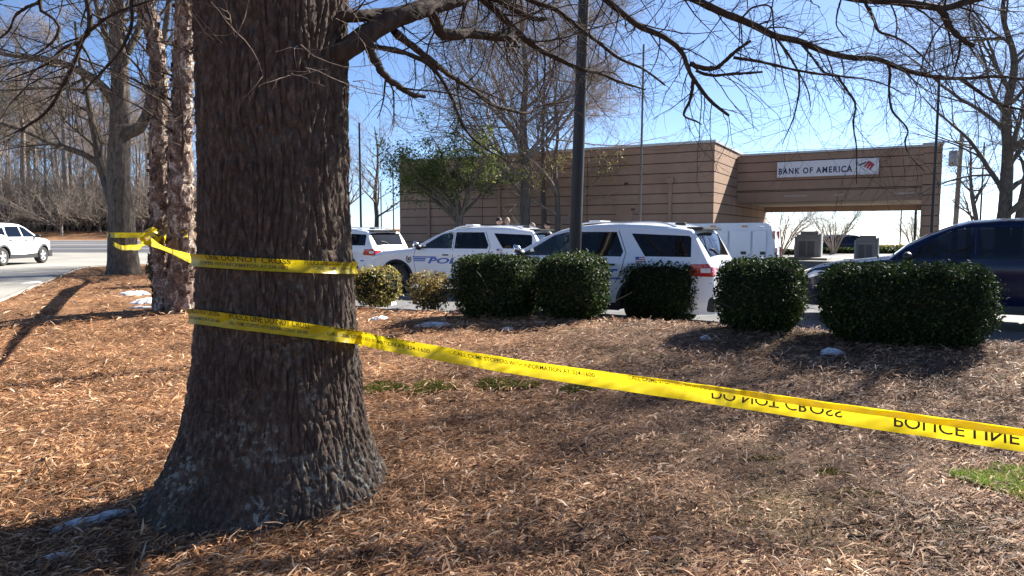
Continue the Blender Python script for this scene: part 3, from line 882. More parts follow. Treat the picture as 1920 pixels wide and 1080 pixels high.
    for P, R in L[n_vis:]:
        a, ra = spawn(P[None], R[None], 9, .3, 1.0, 48, 14, 2.0, .4, 8, .10, (0, 0, 0), .45, .3, .008, .5, rg)
        b, rb = spawn(a, ra, 7, .2, 1.0, 45, 15, .9, .4, 6, .12, (0, 0, -.02), .5, .3, .004, .4, rg)
        c, rc = spawn(b, rb, 3, .2, 1.0, 45, 15, .4, .4, 4, .12, (0, 0, -.02), .5, .4, .0025, .4, rg)
        tw += [tubes(a, ra, 5), tubes(b, rb, 3), tubes(c, rc, 3)]
    V, F = merge(tw)
    o = link_mesh('twigs', np_mesh('twigs', V - root_inv, F), M['limb'], root, True)
    tag(o, kind='stuff')
build_big_tree()

# ------------------------------------------------------------------ police tape with printing
def font_mesh(text, size, bold=0.0, spacing=1.0, shear=0.0, align='LEFT'):
    cu = D.curves.new('lettering', 'FONT'); cu.body = text; cu.size = size
    cu.offset = bold * size; cu.space_character = spacing; cu.shear = shear; cu.align_x = align
    cu.resolution_u = 3
    o = D.objects.new('lettering_tmp', cu); COL.objects.link(o)
    dg = bpy.context.evaluated_depsgraph_get(); dg.update()
    me = D.meshes.new_from_object(o.evaluated_get(dg))
    D.objects.remove(o); D.curves.remove(cu)
    return me

class Ribbon:
    def __init__(s, pts, ups, width, n=400):
        P = spline(np.c_[np.asarray(pts, float), np.asarray(ups, float)], n)
        s.P = P[:, :3]; s.Up = P[:, 3:6]
        s.Up /= np.linalg.norm(s.Up, axis=1, keepdims=True)
        s.s = np.concatenate([[0], np.cumsum(np.linalg.norm(np.diff(s.P, axis=0), axis=1))])
        s.w = np.interp(np.linspace(0, 1, n), np.linspace(0, 1, len(width)), width) if np.ndim(width) else np.full(n, width)
        T = np.gradient(s.P, axis=0); T /= np.linalg.norm(T, axis=1, keepdims=True)
        s.N = np.cross(T, s.Up); s.N /= np.linalg.norm(s.N, axis=1, keepdims=True)
        s.px = PX(s.P)[:, 0]
    def at(s, u, v, off=0.0):
        """u arc length, v -0.5..0.5 across"""
        f = lambda A: np.stack([np.interp(u, s.s, A[:, i]) for i in range(3)], -1)
        w_ = np.interp(u, s.s, s.w)
        # gentle lengthwise cupping and ripples
        cup = .010 * (v * v * 4) + .0045 * np.sin(u * 19 + 3 * v) * np.sin(u * 3.1) + .0022 * np.sin(u * 61 - 9 * v) * np.sin(u * 5.3 + 1)
        return f(s.P) + f(s.Up) * (v * w_)[..., None] + f(s.N) * (off + cup)[..., None]
    def mesh(s, name, rows=9):
        n = len(s.s)
        uu, vv = np.meshgrid(s.s, np.linspace(-.5, .5, rows), indexing='ij')
        V = s.at(uu.ravel(), vv.ravel(), 0 * uu.ravel())
        idx = np.arange(n * rows).reshape(n, rows)
        F = np.stack([idx[:-1, :-1], idx[1:, :-1], idx[1:, 1:], idx[:-1, 1:]], -1).reshape(-1, 4)
        return np_mesh(name, V, F)
    def text(s, text, u0, u1, v0, h, parent, flip=False, name='lettering', bold=.008, vmax=.49):
        """text from arc u0 to u1, baseline at v0, cap height h (fractions of the width), clipped at the tape's edges"""
        me = font_mesh(text, 1.0, bold)
        bm = bmesh.new(); bm.from_mesh(me); D.meshes.remove(me)
        xs = [v.co.x for v in bm.verts]; x0, x1 = min(xs), max(xs)
        k = h / .70
        for v in bm.verts:
            t = (v.co.x - x0) / (x1 - x0)
            y = v.co.y * k
            v.co.x = u0 + (u1 - u0) * t
            v.co.y = (v0 + h - y) if flip else (v0 + y)
        for lim, sgn in ((vmax, 1), (-.49, -1)):
            bmesh.ops.bisect_plane(bm, geom=bm.verts[:] + bm.edges[:] + bm.faces[:], plane_co=(0, lim, 0), plane_no=(0, sgn, 0), clear_outer=True)
        bmesh.ops.triangulate(bm, faces=bm.faces[:])
        if not bm.verts: bm.free(); return
        uv = np.array([(v.co.x, v.co.y) for v in bm.verts])
        Q = s.at(uv[:, 0], uv[:, 1], np.full(len(uv), .0012 * s.side))
        for v, q in zip(bm.verts, Q): v.co = q
        tag(link_mesh(name, bm_mesh(name, bm), M['ink'], parent), kind='stuff')
    side = 1
    def u_at(s, px, lo=0, hi=None):
        hi = len(s.s) if hi is None else hi
        p = s.px[lo:hi]; o_ = np.argsort(p)
        return float(np.interp(px, p[o_], s.s[lo:hi][o_]))

def ring_pts(angs, zs, pad):
    out = []
    for a, z in zip(angs, zs):
        a = math.radians(a); c = trunk_C(np.array(z)); r = float(trunk_R(np.array(a), np.array(z))) + pad
        out.append((c[0] + math.cos(a) * r, c[1] + math.sin(a) * r, z))
    return out
def fit_ring(angs, line, pad, zdef):
    zs = []
    for a, z in zip(angs, zdef):
        if 200 <= a <= 375:
            for _ in range(6):
                p = np.array(ring_pts([a], [z], pad)[0]); q = PX(p)
                py = np.interp(q[0], [l[0] for l in line], [l[1] for l in line])
                z = float(U(q[0], py, p[1])[2])
        zs.append(z)
    return zs
Zv = (0, 0, 1)
def build_tapes():
    # lower tape: round the trunk, then away to the right and towards the viewer
    angs = [20, 60, 90, 125, 155, 180, 205, 225, 245, 265, 285, 305, 320, 334, 346, 356]
    zs = [.95, 1.0, 1.05, 1.08, 1.10, 1.112, 1.116, 1.110, 1.1, 1.08, 1.07, 1.05, 1.04, 1.03, 1.02, 1.01]
    zs = fit_ring(angs, [(350, 591), (512, 611), (672, 633)], .03, zs)
    pts = ring_pts(angs[:9], zs[:9], .028) + ring_pts(angs[9:], zs[9:], .034)
    run = [(720, 643, 3.58), (780, 654, 3.50), (880, 672, 3.44), (1000, 692, 3.25), (1150, 714, 3.02), (1300, 735, 2.82), (1450, 757, 2.62), (1600, 779, 2.46), (1750, 800, 2.33), (1920, 825, 2.20), (2250, 870, 2.0), (2700, 930, 1.8)]
    pts += [tuple(U(*r)) for r in run]
    ups = [Zv] * len(angs) + [(0, 0, 1), (0, 0, 1), (0, 0, 1), (0, .05, 1), (0, .1, 1), (0, .15, 1), (0, .15, 1), (0, .1, 1), (0, .1, 1), (0, .1, 1), (0, .1, 1), (0, 0, 1)]
    rb = Ribbon(pts, ups, .074, 760)
    root = link_mesh('barrier_tape', rb.mesh('barrier_tape'), M['tape'], None, True)
    tag(root, 'long yellow police tape from the foot-high wrap on the big trunk across to the lower right', 'barrier tape')
    root['label'] = 'long lower yellow police tape stretching from the big trunk across to the right edge'
    fr = int(.12 * 620)
    s = [k for k in range(620) if True]
    # index where the tape passes the left side of the trunk
    i0 = int(np.argmin(rb.px[:400]))
    u = lambda px: rb.u_at(px, i0)
    SM = 'CALL CRIME STOPPERS WITH INFORMATION AT 334-1600'
    BG = 'POLICE LINE DO NOT CROSS'
    rb.text(BG, u(352), u(414), .20, .40, root)
    rb.text('STOPPERS WITH INFORMATION AT 334-1600', u(354), u(412), -.22, .2, root)
    rb.text(BG, u(432), u(580), .14, .42, root)
    rb.text(SM, u(430), u(577), -.25, .24, root)
    rb.text(SM, u(612), u(806), -.12, .26, root)
    rb.text(BG, u(616), u(780), .38, .42, root)
    rb.text(SM, u(850), u(1115), .05, .27, root)
    rb.text(SM, u(1180), u(1450), .24, .27, root)
    rb.text('DO NOT CROSS', u(1335), u(1580), -.20, .50, root, True, vmax=.12)
    rb.text('POLICE LINE', u(1676), u(1912), -.26, .56, root, True, vmax=.17)
    # the upper edge is folded over towards the right
    uu, vv = np.meshgrid(np.linspace(u(1090), rb.s[-1], 260), np.linspace(0, 1, 5), indexing='ij')
    wid = .34 * sstep(u(1090), u(1500), uu)
    top = .5 + .02 * np.sin(uu * 11)
    Q = rb.at(uu.ravel(), (top - wid * vv).ravel(), (.003 + .010 * vv * sstep(u(1090), u(1500), uu) + .002 * np.sin(uu * 37 + vv * 2)).ravel())
    idx = np.arange(260 * 5).reshape(260, 5)
    link_mesh('folded_edge', np_mesh('folded_edge', Q, np.stack([idx[:-1, :-1], idx[1:, :-1], idx[1:, 1:], idx[:-1, 1:]], -1).reshape(-1, 4)), M['tape'], root, True)
    # upper tape: from the pale birch to the trunk and round it
    run = [(282, 452, 11.6), (300, 462, 9.6), (330, 474, 7.0), (352, 482, 5.0)]
    pts = [tuple(U(*r)) for r in run]
    angs = [188, 205, 225, 245, 265, 285, 305, 325, 345, 10, 40]
    zs = [1.432, 1.428, 1.420, 1.412, 1.405, 1.398, 1.392, 1.388, 1.386, 1.385, 1.384]
    zs = fit_ring(angs[:9], [(355, 487), (430, 492), (512, 497), (600, 501), (665, 503)], .024, zs[:9]) + zs[9:]
    pts += ring_pts(angs, zs, .024)
    wd = [.16, .12, .075, .055, .052, .054, .06, .062, .062, .062, .062]
    rb = Ribbon(pts, [(0, 0, 1)] * len(pts), wd, 520)
    root = link_mesh('barrier_tape', rb.mesh('barrier_tape'), M['tape'], None, True)
    tag(root, 'upper yellow police tape running from the birch to a high wrap on the big trunk', 'barrier tape')
    i0 = int(np.argmax(rb.P[:, 1] < 4.0))
    hi = i0 + int(np.argmax(rb.px[i0:]))
    u = lambda px: rb.u_at(px, i0, hi)
    rb.text('LINE DO NOT CROSS', u(388), u(545), .12, .42, root)
    rb.text('STOPPERS WITH INFORMATION AT 334-1600', u(376), u(540), -.3, .28, root)
    rb.text(BG, u(570), u(655), .18, .36, root)
    rb.text('CALL CRIME STOPPERS', u(588), u(656), -.18, .24, root)
    # the loops on the birch and the grey oak
    run = [(205, 445, 21.4), (204, 441, 20.7), (230, 441, 20.45), (262, 441, 20.6), (280, 439, 16), (300, 434, 13.4), (322, 428, 11.75)]
    rb = Ribbon([tuple(U(*r)) for r in run], [Zv] * len(run), [.15, .15, .16, .15, .14, .13, .12], 120)
    o = link_mesh('barrier_tape', rb.mesh('barrier_tape'), M['tape'], None, True)
    tag(o, 'yellow police tape passed straight across the grey oak and up to the birch', 'barrier tape')
    run = [(205, 447, 21.0), (212, 456, 20.6), (225, 463, 20.3), (245, 464, 19.6), (270, 456, 15.5), (292, 451, 13), (320, 446, 11.7), (345, 440, 11.55), (358, 434, 11.8), (362, 433, 12.1)]
    rb = Ribbon([tuple(U(*r)) for r in run], [Zv] * len(run), [.13, .14, .15, .15, .12, .11, .11, .12, .12, .12], 160)
    o = link_mesh('barrier_tape', rb.mesh('barrier_tape'), M['tape'], None, True)
    tag(o, 'sagging yellow police tape looped from the grey oak round the front of the birch', 'barrier tape')
    rb.text(BG, rb.u_at(300), rb.u_at(350), -.3, .5, o)
    # bunched knot
    rg = np.random.default_rng(3)
    pts = [U(262, 446, 12.0), U(272, 434, 11.8), U(288, 431, 11.7), U(300, 440, 11.8), U(292, 452, 11.7), U(274, 455, 11.6), U(266, 445, 11.5), U(280, 438, 11.5), U(296, 446, 11.45), U(284, 455, 11.5)]
    ups = [(.3, 0, 1), (.8, .2, .6), (.2, .3, 1), (-.7, .2, .6), (-.3, .2, 1), (.5, .1, .8), (.8, 0, .5), (.1, 0, 1), (-.6, 0, .7), (0, 0, 1)]
    rb = Ribbon(pts, ups, .085, 120)
    o = link_mesh('tape_knot', rb.mesh('tape_knot', 5), M['tape'], None, True)
    tag(o, 'crumpled yellow tape knot between the grey oak and the birch', 'tape knot')
build_tapes()

# ------------------------------------------------------------------ other trees
def put_tree(name, label, cat, loc, trunk, crown, tmat, cmat, group=None, rz=0.0, foliage=None, fmat=None):
    r = empty(name, loc, rz); tag(r, label, cat, group)
    link_mesh('trunk', trunk, tmat, r, True)
    if crown is not None:
        o = link_mesh('crown', crown, cmat, r, True)
    if foliage is not None:
        o = link_mesh('foliage', foliage, fmat, r); tag(o, kind='stuff')
    return r

def trunk_line(pts, r0, r1, n=30, k=12, flare=.35, rough=.05, seed=0, frl=1.0, nz=None):
    P = spline(pts, n)
    t = np.linspace(0, 1, n); d = np.concatenate([[0], np.cumsum(np.linalg.norm(np.diff(P, axis=0), axis=1))])
    R = r0 + (r1 - r0) * t
    R = R * (1 + flare * np.exp(-d / (r0 * frl)))
    return P, R
def rough_tube(P, R, k, amp, seed, fz=1.5, fx=3.0):
    V, F = tubes(P[None], R[None], k)
    N = len(P); C = np.repeat(P, k, axis=0); d = V - C; ln = np.linalg.norm(d, axis=1, keepdims=True) + 1e-9
    nn = fbm(d[:, 0] / ln[:, 0] * fx, d[:, 1] / ln[:, 0] * fx, V[:, 2] * fz, 3, seed)
    return V + d * (nn * amp)[:, None], F

def bare_tree(seed, h, r, branches=9, first=.28, spread=50, bl=.45, twig=5, density=(9, 6, 4), up=.03, lens=(.55, .5), ksub=(6, 4, 3, 3), rmin=(.012, .006, .004), lean=(0, 0), leader=.92):
    rg = np.random.default_rng(seed)
    pts = [(0, 0, -.2)]
    for i in range(1, 7):
        q = i / 6
        pts.append((lean[0] * q + rg.normal() * .012 * h * q, lean[1] * q + rg.normal() * .012 * h * q, h * leader * q))
    P, R = trunk_line(pts, r, r * .12, 40)
    tr = rough_tube(P, R, 12, .16, seed)
    a, ra = spawn(P[None], R[None], branches, first, .97, spread, 9, h * bl, .18, 14, .07, (0, 0, up), .52, .2, rmin[0], .55, rg)
    b, rb = spawn(a, ra, density[0], .15, 1.0, 42, 12, h * bl * lens[0], .3, 9, .09, (0, 0, up * .8), .5, .25, rmin[1], .45, rg)
    c, rc = spawn(b, rb, density[1], .12, 1.0, 40, 14, h * bl * lens[0] * lens[1], .35, 6, .11, (0, 0, up * .4), .55, .3, rmin[2], .4, rg)
    groups = [(a, ra), (b, rb), (c, rc)]; ks = list(ksub[:3])
    if density[2]:
        d, rd = spawn(c, rc, density[2], .15, 1.0, 40, 15, h * bl * lens[0] * lens[1] * .5, .4, 4, .12, (0, 0, 0), .6, .5, rmin[2] * .8, .4, rg)
        groups.append((d, rd)); ks.append(ksub[3])
    tm = np_mesh('trunk', *tr)
    cm = tree_mesh('crown', groups, ks)
    return tm, cm, (a, b, c)

def lotpt(px, Y, z=0.0):
    return ((px - 960) / FPX * Y, Y, z)

# grey oak on the left
def grey_oak():
    b = G(232, 515); Yb = b[1]
    r = empty('grey_oak', tuple(b)); tag(r, 'stout grey oak with forking limbs standing at the driveway corner on the left', 'tree')
    loc = np.array(b)
    parts = []
    P, R = trunk_line([(0, 0, -.2), (0, 0, 1.5), (-.02, 0, 3.0), (.10, 0, 4.6), (.15, 0, 6.2), (.05, .2, 8.5), (.1, .1, 12)], .40, .06, 60, flare=.30, frl=1.4)
    parts.append(rough_tube(P, R, 44, .13, 3, 1.3, 7))
    limbs = []
    def lm(run, r0, r1):
        pts = [U(*q) - loc for q in run]; Pp = spline(pts, 24)
        limbs.append((Pp, np.linspace(r0, r1, 24)))
    y = Yb
    lm([(215, 395, y), (207, 372, y), (197, 340, y + .1), (187, 305, y + .2), (178, 255, y + .3), (170, 215, y + .3), (163, 170, y + .4), (150, 120, y + .4), (140, 40, y + .4)], .15, .03)
    lm([(188, 310, y + .2), (160, 291, y + .1), (120, 276, y - .2), (90, 266, y - .5), (60, 252, y - .8), (30, 240, y - 1), (0, 232, y - 1.2), (-60, 215, y - 1.6)], .10, .02)
    lm([(176, 272, y + .3), (165, 262, y), (150, 250, y - .2), (125, 228, y - .5), (110, 205, y - .6)], .06, .02)
    lm([(222, 215, y), (205, 178, y - .2), (180, 152, y - .5), (140, 128, y - .9), (110, 117, y - 1.3), (60, 107, y - 1.8), (0, 100, y - 2.4), (-50, 80, y - 2.8)], .16, .03)
    lm([(228, 190, y), (218, 140, y + .2), (205, 90, y + .5), (190, 40, y + .7), (170, -30, y + 1)], .15, .05)
    lm([(240, 250, y), (262, 240, y - .1), (275, 215, y - .2), (285, 170, y - .4), (300, 110, y - .5), (312, 40, y - .7), (320, -40, y - 1)], .17, .05)
    lm([(236, 120, y), (222, 70, y - .3), (230, 20, y - .5), (215, -50, y - .8)], .13, .04)
    lm([(238, 100, y), (258, 60, y + .2), (270, 10, y + .3), (285, -60, y + .5)], .12, .04)
    lm([(196, 160, y - .3), (180, 165, y - .6), (150, 167, y - 1), (95, 165, y - 1.4), (40, 168, y - 1.8), (-20, 170, y - 2.2)], .06, .012)
    for P_, R_ in limbs: parts.append(rough_tube(P_, R_, 10, .12, 5, 2.0, 3))
    V, F = merge(parts)
    link_mesh('trunk', np_mesh('trunk', V, F), M['bark_oak'], r, True)
    rg = np.random.default_rng(8); tw = []
    for P_, R_ in limbs + [(P[30:], R[30:])]:
        a, ra = spawn(P_[None], R_[None], 13, .25, 1, 48, 14, 1.9, .35, 9, .1, (0, 0, .01), .4, .25, .008, .4, rg, .04)
        b_, rb = spawn(a, ra, 7, .15, 1, 44, 14, .8, .4, 6, .13, (0, 0, -.01), .5, .3, .004, .4, rg)
        c, rc = spawn(b_, rb, 4, .15, 1, 42, 15, .36, .4, 4, .14, (0, 0, -.01), .6, .4, .003, .4, rg)
        tw += [tubes(a, ra, 5), tubes(b_, rb, 3), tubes(c, rc, 3)]
    link_mesh('crown', np_mesh('crown', *merge(tw)), M['bark_oak'], r, True)
grey_oak()

def river_birch():
    b = G(338, 584); y = b[1]; loc = np.array(b)
    r = empty('birch', tuple(b)); tag(r, 'twin stemmed birch with peeling white and brown bark just left of the big trunk', 'tree')
    parts = []; st = []
    for run, r0, r1, sd in (([(340, 600, y), (340, 560, y), (340, 480, y), (338, 400, y), (338, 320, y), (338, 240, y), (342, 170, y), (343, 100, y), (346, 30, y - .1), (352, -80, y - .2), (360, -250, y - .2)], .225, .10, 4),
                            ([(312, 598, y + .15), (310, 545, y + .15), (303, 480, y + .2), (301, 400, y + .25), (299, 320, y + .25), (298, 240, y + .3), (299, 170, y + .3), (294, 100, y + .3), (280, 30, y + .3), (262, -60, y + .3), (230, -250, y + .3)], .185, .08, 5)):
        pts = [U(*q) - loc for q in run]; P = spline(pts, 150)
        d = np.linspace(0, 1, 150)
        R = (r0 + (r1 - r0) * d) * (1 + .35 * np.exp(-d * 28))
        V, F = tubes(P[None], R[None], 40)
        C = np.repeat(P, 40, axis=0); dv = V - C; ln = np.linalg.norm(dv, axis=1)
        an = np.arctan2(dv[:, 1], dv[:, 0])
        n1 = fbm(np.cos(an) * 2.4, np.sin(an) * 2.4, V[:, 2] * 3.2, 4, sd * 11)
        n2 = noise3(np.cos(an) * 7, np.sin(an) * 7, V[:, 2] * 11, sd * 17)
        n3 = noise3(np.cos(an) * 14, np.sin(an) * 14, V[:, 2] * 25, sd * 19)
        V = V + dv * (.20 * n1 + .10 * np.sign(n2) * np.abs(n2) ** .5 + .07 * n3)[:, None]
        parts.append((V, F)); st.append((P, R))
    # curling loose flakes of bark
    rg = np.random.default_rng(12); fl = []
    for P, R in st:
        n = 420
        i = rg.integers(2, 135, n); a = rg.uniform(0, 2 * math.pi, n)
        o_ = np.stack([np.cos(a), np.sin(a), 0 * a], 1); tg = np.stack([-np.sin(a), np.cos(a), 0 * a], 1)
        c = P[i] + o_ * (R[i] * 1.02)[:, None]
        h = rg.uniform(.03, .11, n)[:, None]; w_ = rg.uniform(.02, .07, n)[:, None]; cu = rg.uniform(.01, .045, n)[:, None]
        z = np.array([0, 0, 1.0])
        Vv = np.stack([c - tg * w_ - z * h * .5, c - tg * w_ + z * h * .5, c + z * h * .5 + o_ * .004, c - z * h * .5 + o_ * .004, c + tg * w_ * .9 + o_ * cu + z * h * .4, c + tg * w_ * .9 + o_ * cu - z * h * .4], 1).reshape(-1, 3)
        bse = (np.arange(n) * 6)[:, None]
        Ff = np.concatenate([bse + np.array([[0, 3, 2, 1]]), bse + np.array([[3, 5, 4, 2]])])
        fl.append((Vv, Ff))
    link_mesh('trunk', np_mesh('trunk', *merge(parts)), M['birch'], r, True)
    o = link_mesh('bark_flakes', np_mesh('bark_flakes', *merge(fl)), M['birch'], r); tag(o, kind='stuff')
    tw = []
    for P, R in st:
        a, ra = spawn(P[None], R[None], 16, .35, 1, 50, 14, 2.2, .35, 10, .1, (0, 0, -.01), .2, .25, .006, .3, rg, .025)
        b_, rb = spawn(a, ra, 9, .1, 1, 46, 14, .7, .4, 7, .14, (0, 0, -.03), .5, .3, .003, .4, rg)
        c, rc = spawn(b_, rb, 4, .15, 1, 42, 15, .3, .4, 4, .14, (0, 0, -.03), .6, .4, .002, .4, rg)
        a2, ra2 = spawn(P[None], R[None], 30, .18, .6, 60, 20, .4, .5, 6, .2, (0, 0, -.02), .05, .4, .0025, .1, rg, .005)
        tw += [tubes(a, ra, 5), tubes(b_, rb, 3), tubes(c, rc, 3), tubes(a2, ra2, 3)]
    link_mesh('crown', np_mesh('crown', *merge(tw)), M['limb'], r, True)
river_birch()

# trees beside the bank
tm, cm, br = bare_tree(41, 14.5, .30, 22, .22, 56, .52, 5, (11, 8, 6), .035, (.55, .5), rmin=(.02, .012, .009))
put_tree('bare_tree', 'tall bare tree with a dense brown crown standing in front of the bank wall', 'tree', lotpt(985, 32.5, -.05), tm, cm, M['bark_dark'], M['bark_grey'])
tm, cm, br = bare_tree(43, 10.5, .17, 14, .2, 46, .54, 5, (9, 6, 4), .03, (.5, .5), rmin=(.014, .008, .006))
rg = np.random.default_rng(2)
tips = br[1][:, 3:, :].reshape(-1, 3); tips = tips[(tips[:, 2] < 5.4) & (tips[:, 2] > 3.6)]
q = tips[rg.integers(0, len(tips), 2000)] + rg.normal(size=(2000, 3)) * .2
fo = np_mesh('foliage', *leaves(q, np.full(len(q), .045), rg, .5))
put_tree('leafy_tree', 'slim tree keeping gold green leaves low on its crown before the bank wall', 'tree', lotpt(1045, 33.6, -.05), tm, cm, M['bark_dark'], M['bark_grey'], None, .6, fo, M['leaf_gold'])
tm, cm, br = bare_tree(47, 12.5, .16, 14, .22, 42, .48, 5, (9, 6, 4), .04, (.5, .5), rmin=(.014, .008, .006))
put_tree('bare_tree', 'thin bare tree right beside the tall one before the bank wall', 'tree', lotpt(1021, 34.5, -.05), tm, cm, M['bark_dark'], M['bark_grey'])
# small evergreen with a vase of limbs
def vase_tree():
    rg = np.random.default_rng(6)
    P, R = trunk_line([(0, 0, -.2), (0, 0, 1.2), (.02, 0, 2.35)], .19, .17, 16, flare=.25)
    tr = [rough_tube(P, R, 12, .12, 2)]
    limbs = []
    for i in range(13):
        a = i * 2.4 + rg.normal() * .2; el = math.radians(rg.uniform(28, 74)); ln = rg.uniform(2.9, 4.1)
        d = np.array([math.cos(a) * math.cos(el) + .22, math.sin(a) * math.cos(el), math.sin(el)])
        pts = [np.array([0, 0, rg.uniform(1.8, 2.35)])]
        for j in range(6):
            d = d + rg.normal(size=3) * .09 + np.array([0, 0, -.03]); d /= np.linalg.norm(d); pts.append(pts[-1] + d * ln / 6)
        limbs.append((spline(pts, 14), np.linspace(.075, .018, 14)))
    A = np.stack([l[0] for l in limbs]); RA = np.stack([l[1] for l in limbs])
    b, rb = spawn(A, RA, 9, .3, 1, 42, 14, 1.1, .35, 7, .12, (0, 0, .0), .5, .3, .008, .3, rg)
    c, rc = spawn(b, rb, 6, .15, 1, 42, 15, .5, .4, 5, .12, (0, 0, .02), .5, .4, .005, .3, rg)
    tr.append(tubes(A, RA, 6))
    tmesh = np_mesh('trunk', *merge(tr)); cmesh = tree_mesh('crown', [(b, rb), (c, rc)], (4, 3))
    pos = np.concatenate([c[:, 1:].reshape(-1, 3), b[:, 3:].reshape(-1, 3)])
    pos = pos[(pos[:, 2] > 2.6)]
    q = pos[rg.integers(0, len(pos), 13000)] + rg.normal(size=(13000, 3)) * .13
    f = np_mesh('foliage', *leaves(q, np.full(len(q), .06), rg, .38))
    put_tree('evergreen_tree', 'small vase shaped evergreen with light green leaves before the bank\'s left end', 'tree', lotpt(862, 29.5, -.02), tmesh, cmesh, M['bark_dark'], M['bark_dark'], None, 3.14, f, M['leaf_fresh'])
vase_tree()
# slim trees and poles left of the bank
tm, cm, br = bare_tree(53, 9.0, .21, 11, .3, 46, .36, 5, (8, 5, 3), .03, (.5, .5), rmin=(.014, .008, .006))
bt2 = put_tree('bare_tree', 'dark stemmed bare tree between the big trunk and the bank\'s left end', 'tree', lotpt(707, 44, -.05), tm, cm, M['bark_dark'], M['bark_grey'])
c = copy_tree(bt2); c.location = lotpt(655, 62, .2); c.rotation_euler = (0, 0, 2.1); c.scale = (1.1,) * 3
c['label'] = 'distant bare tree half hidden by the right edge of the big trunk'
# right hand tree
tm, cm, br = bare_tree(61, 14.0, .30, 20, .18, 46, .45, 5, (10, 7, 5), .03, (.55, .5), rmin=(.02, .010, .007), lean=(.4, 0))
put_tree('bare_tree', 'large bare tree rising behind the navy car at the right edge', 'tree', lotpt(1876, 28.5, -.05), tm, cm, M['bark_oak'], M['bark_dark'], None, 1.0)
tm, cm, br = bare_tree(67, 10.0, .24, 12, .2, 36, .42, 5, (8, 5, 3), .04, (.5, .5), rmin=(.014, .008, .006), lean=(1.2, .3))
rt2 = put_tree('bare_tree', 'leaning dark bare tree just right of the large one behind the navy car', 'tree', lotpt(1897, 30.5, -.05), tm, cm, M['bark_dark'], M['bark_dark'], None, 0)
c = copy_tree(rt2); c.location = lotpt(1838, 44, -.05); c.rotation_euler = (0, 0, 2.4); c.scale = (.85, .85, .85)
c['label'] = 'slender forked bare tree behind the utility pole on the right'

tm, cm, br = bare_tree(73, 13.0, .30, 17, .36, 48, .42, 5, (9, 6, 3), .03, (.55, .5), rmin=(.02, .012, .009))
put_tree('bare_tree', 'bare oak just outside the right edge that throws the dappled shade on the litter', 'tree', (14.6, 15.6, .0), tm, cm, M['bark_oak'], M['bark_dark'])
# crape myrtles beyond the drive-through
def myrtle(seed):
    rg = np.random.default_rng(seed); limbs = []
    for i in range(13):
        a = i * 2.4 + rg.normal() * .3; el = math.radians(rg.uniform(58, 84)); ln = rg.uniform(3.0, 4.2)
        d = np.array([math.cos(a) * math.cos(el), math.sin(a) * math.cos(el), math.sin(el)])
        pts = [np.array([math.cos(a) * .12, math.sin(a) * .12, -.1])]
        for j in range(7):
            d = d + rg.normal(size=3) * .07 + np.array([math.cos(a), math.sin(a), 0]) * .07; d /= np.linalg.norm(d); pts.append(pts[-1] + d * ln / 7)
        limbs.append((spline(pts, 16), np.linspace(.052, .012, 16)))
    A = np.stack([l[0] for l in limbs]); RA = np.stack([l[1] for l in limbs])
    b, rb = spawn(A, RA, 11, .3, 1, 34, 10, 1.3, .3, 6, .08, (0, 0, .05), .5, .3, .008, .3, rg)
    c, rc = spawn(b, rb, 8, .15, 1, 36, 12, .6, .3, 4, .1, (0, 0, .06), .6, .4, .007, .3, rg)
    return np_mesh('trunk', *tubes(A, RA, 7)), tree_mesh('crown', [(b, rb), (c, rc)], (4, 3))
tm, cm = myrtle(71)
my = put_tree('crape_myrtle', 'pale many stemmed crape myrtle seen through the middle of the drive-through', 'tree', lotpt(1562, 53, .1), tm, cm, M['bark_pale'], M['bark_pale'], 'crape myrtles beyond the drive-through')
c = copy_tree(my); c.location = lotpt(1463, 50, .1); c.rotation_euler = (0, 0, 1.9)
c['label'] = 'pale many stemmed crape myrtle beside the bank wall end behind the white box truck'
c = copy_tree(my); c.location = lotpt(1712, 62, .1); c.rotation_euler = (0, 0, 4.0); c.scale = (.9,) * 3
c['label'] = 'smallest faint crape myrtle beside the drive-through\'s right pillar'

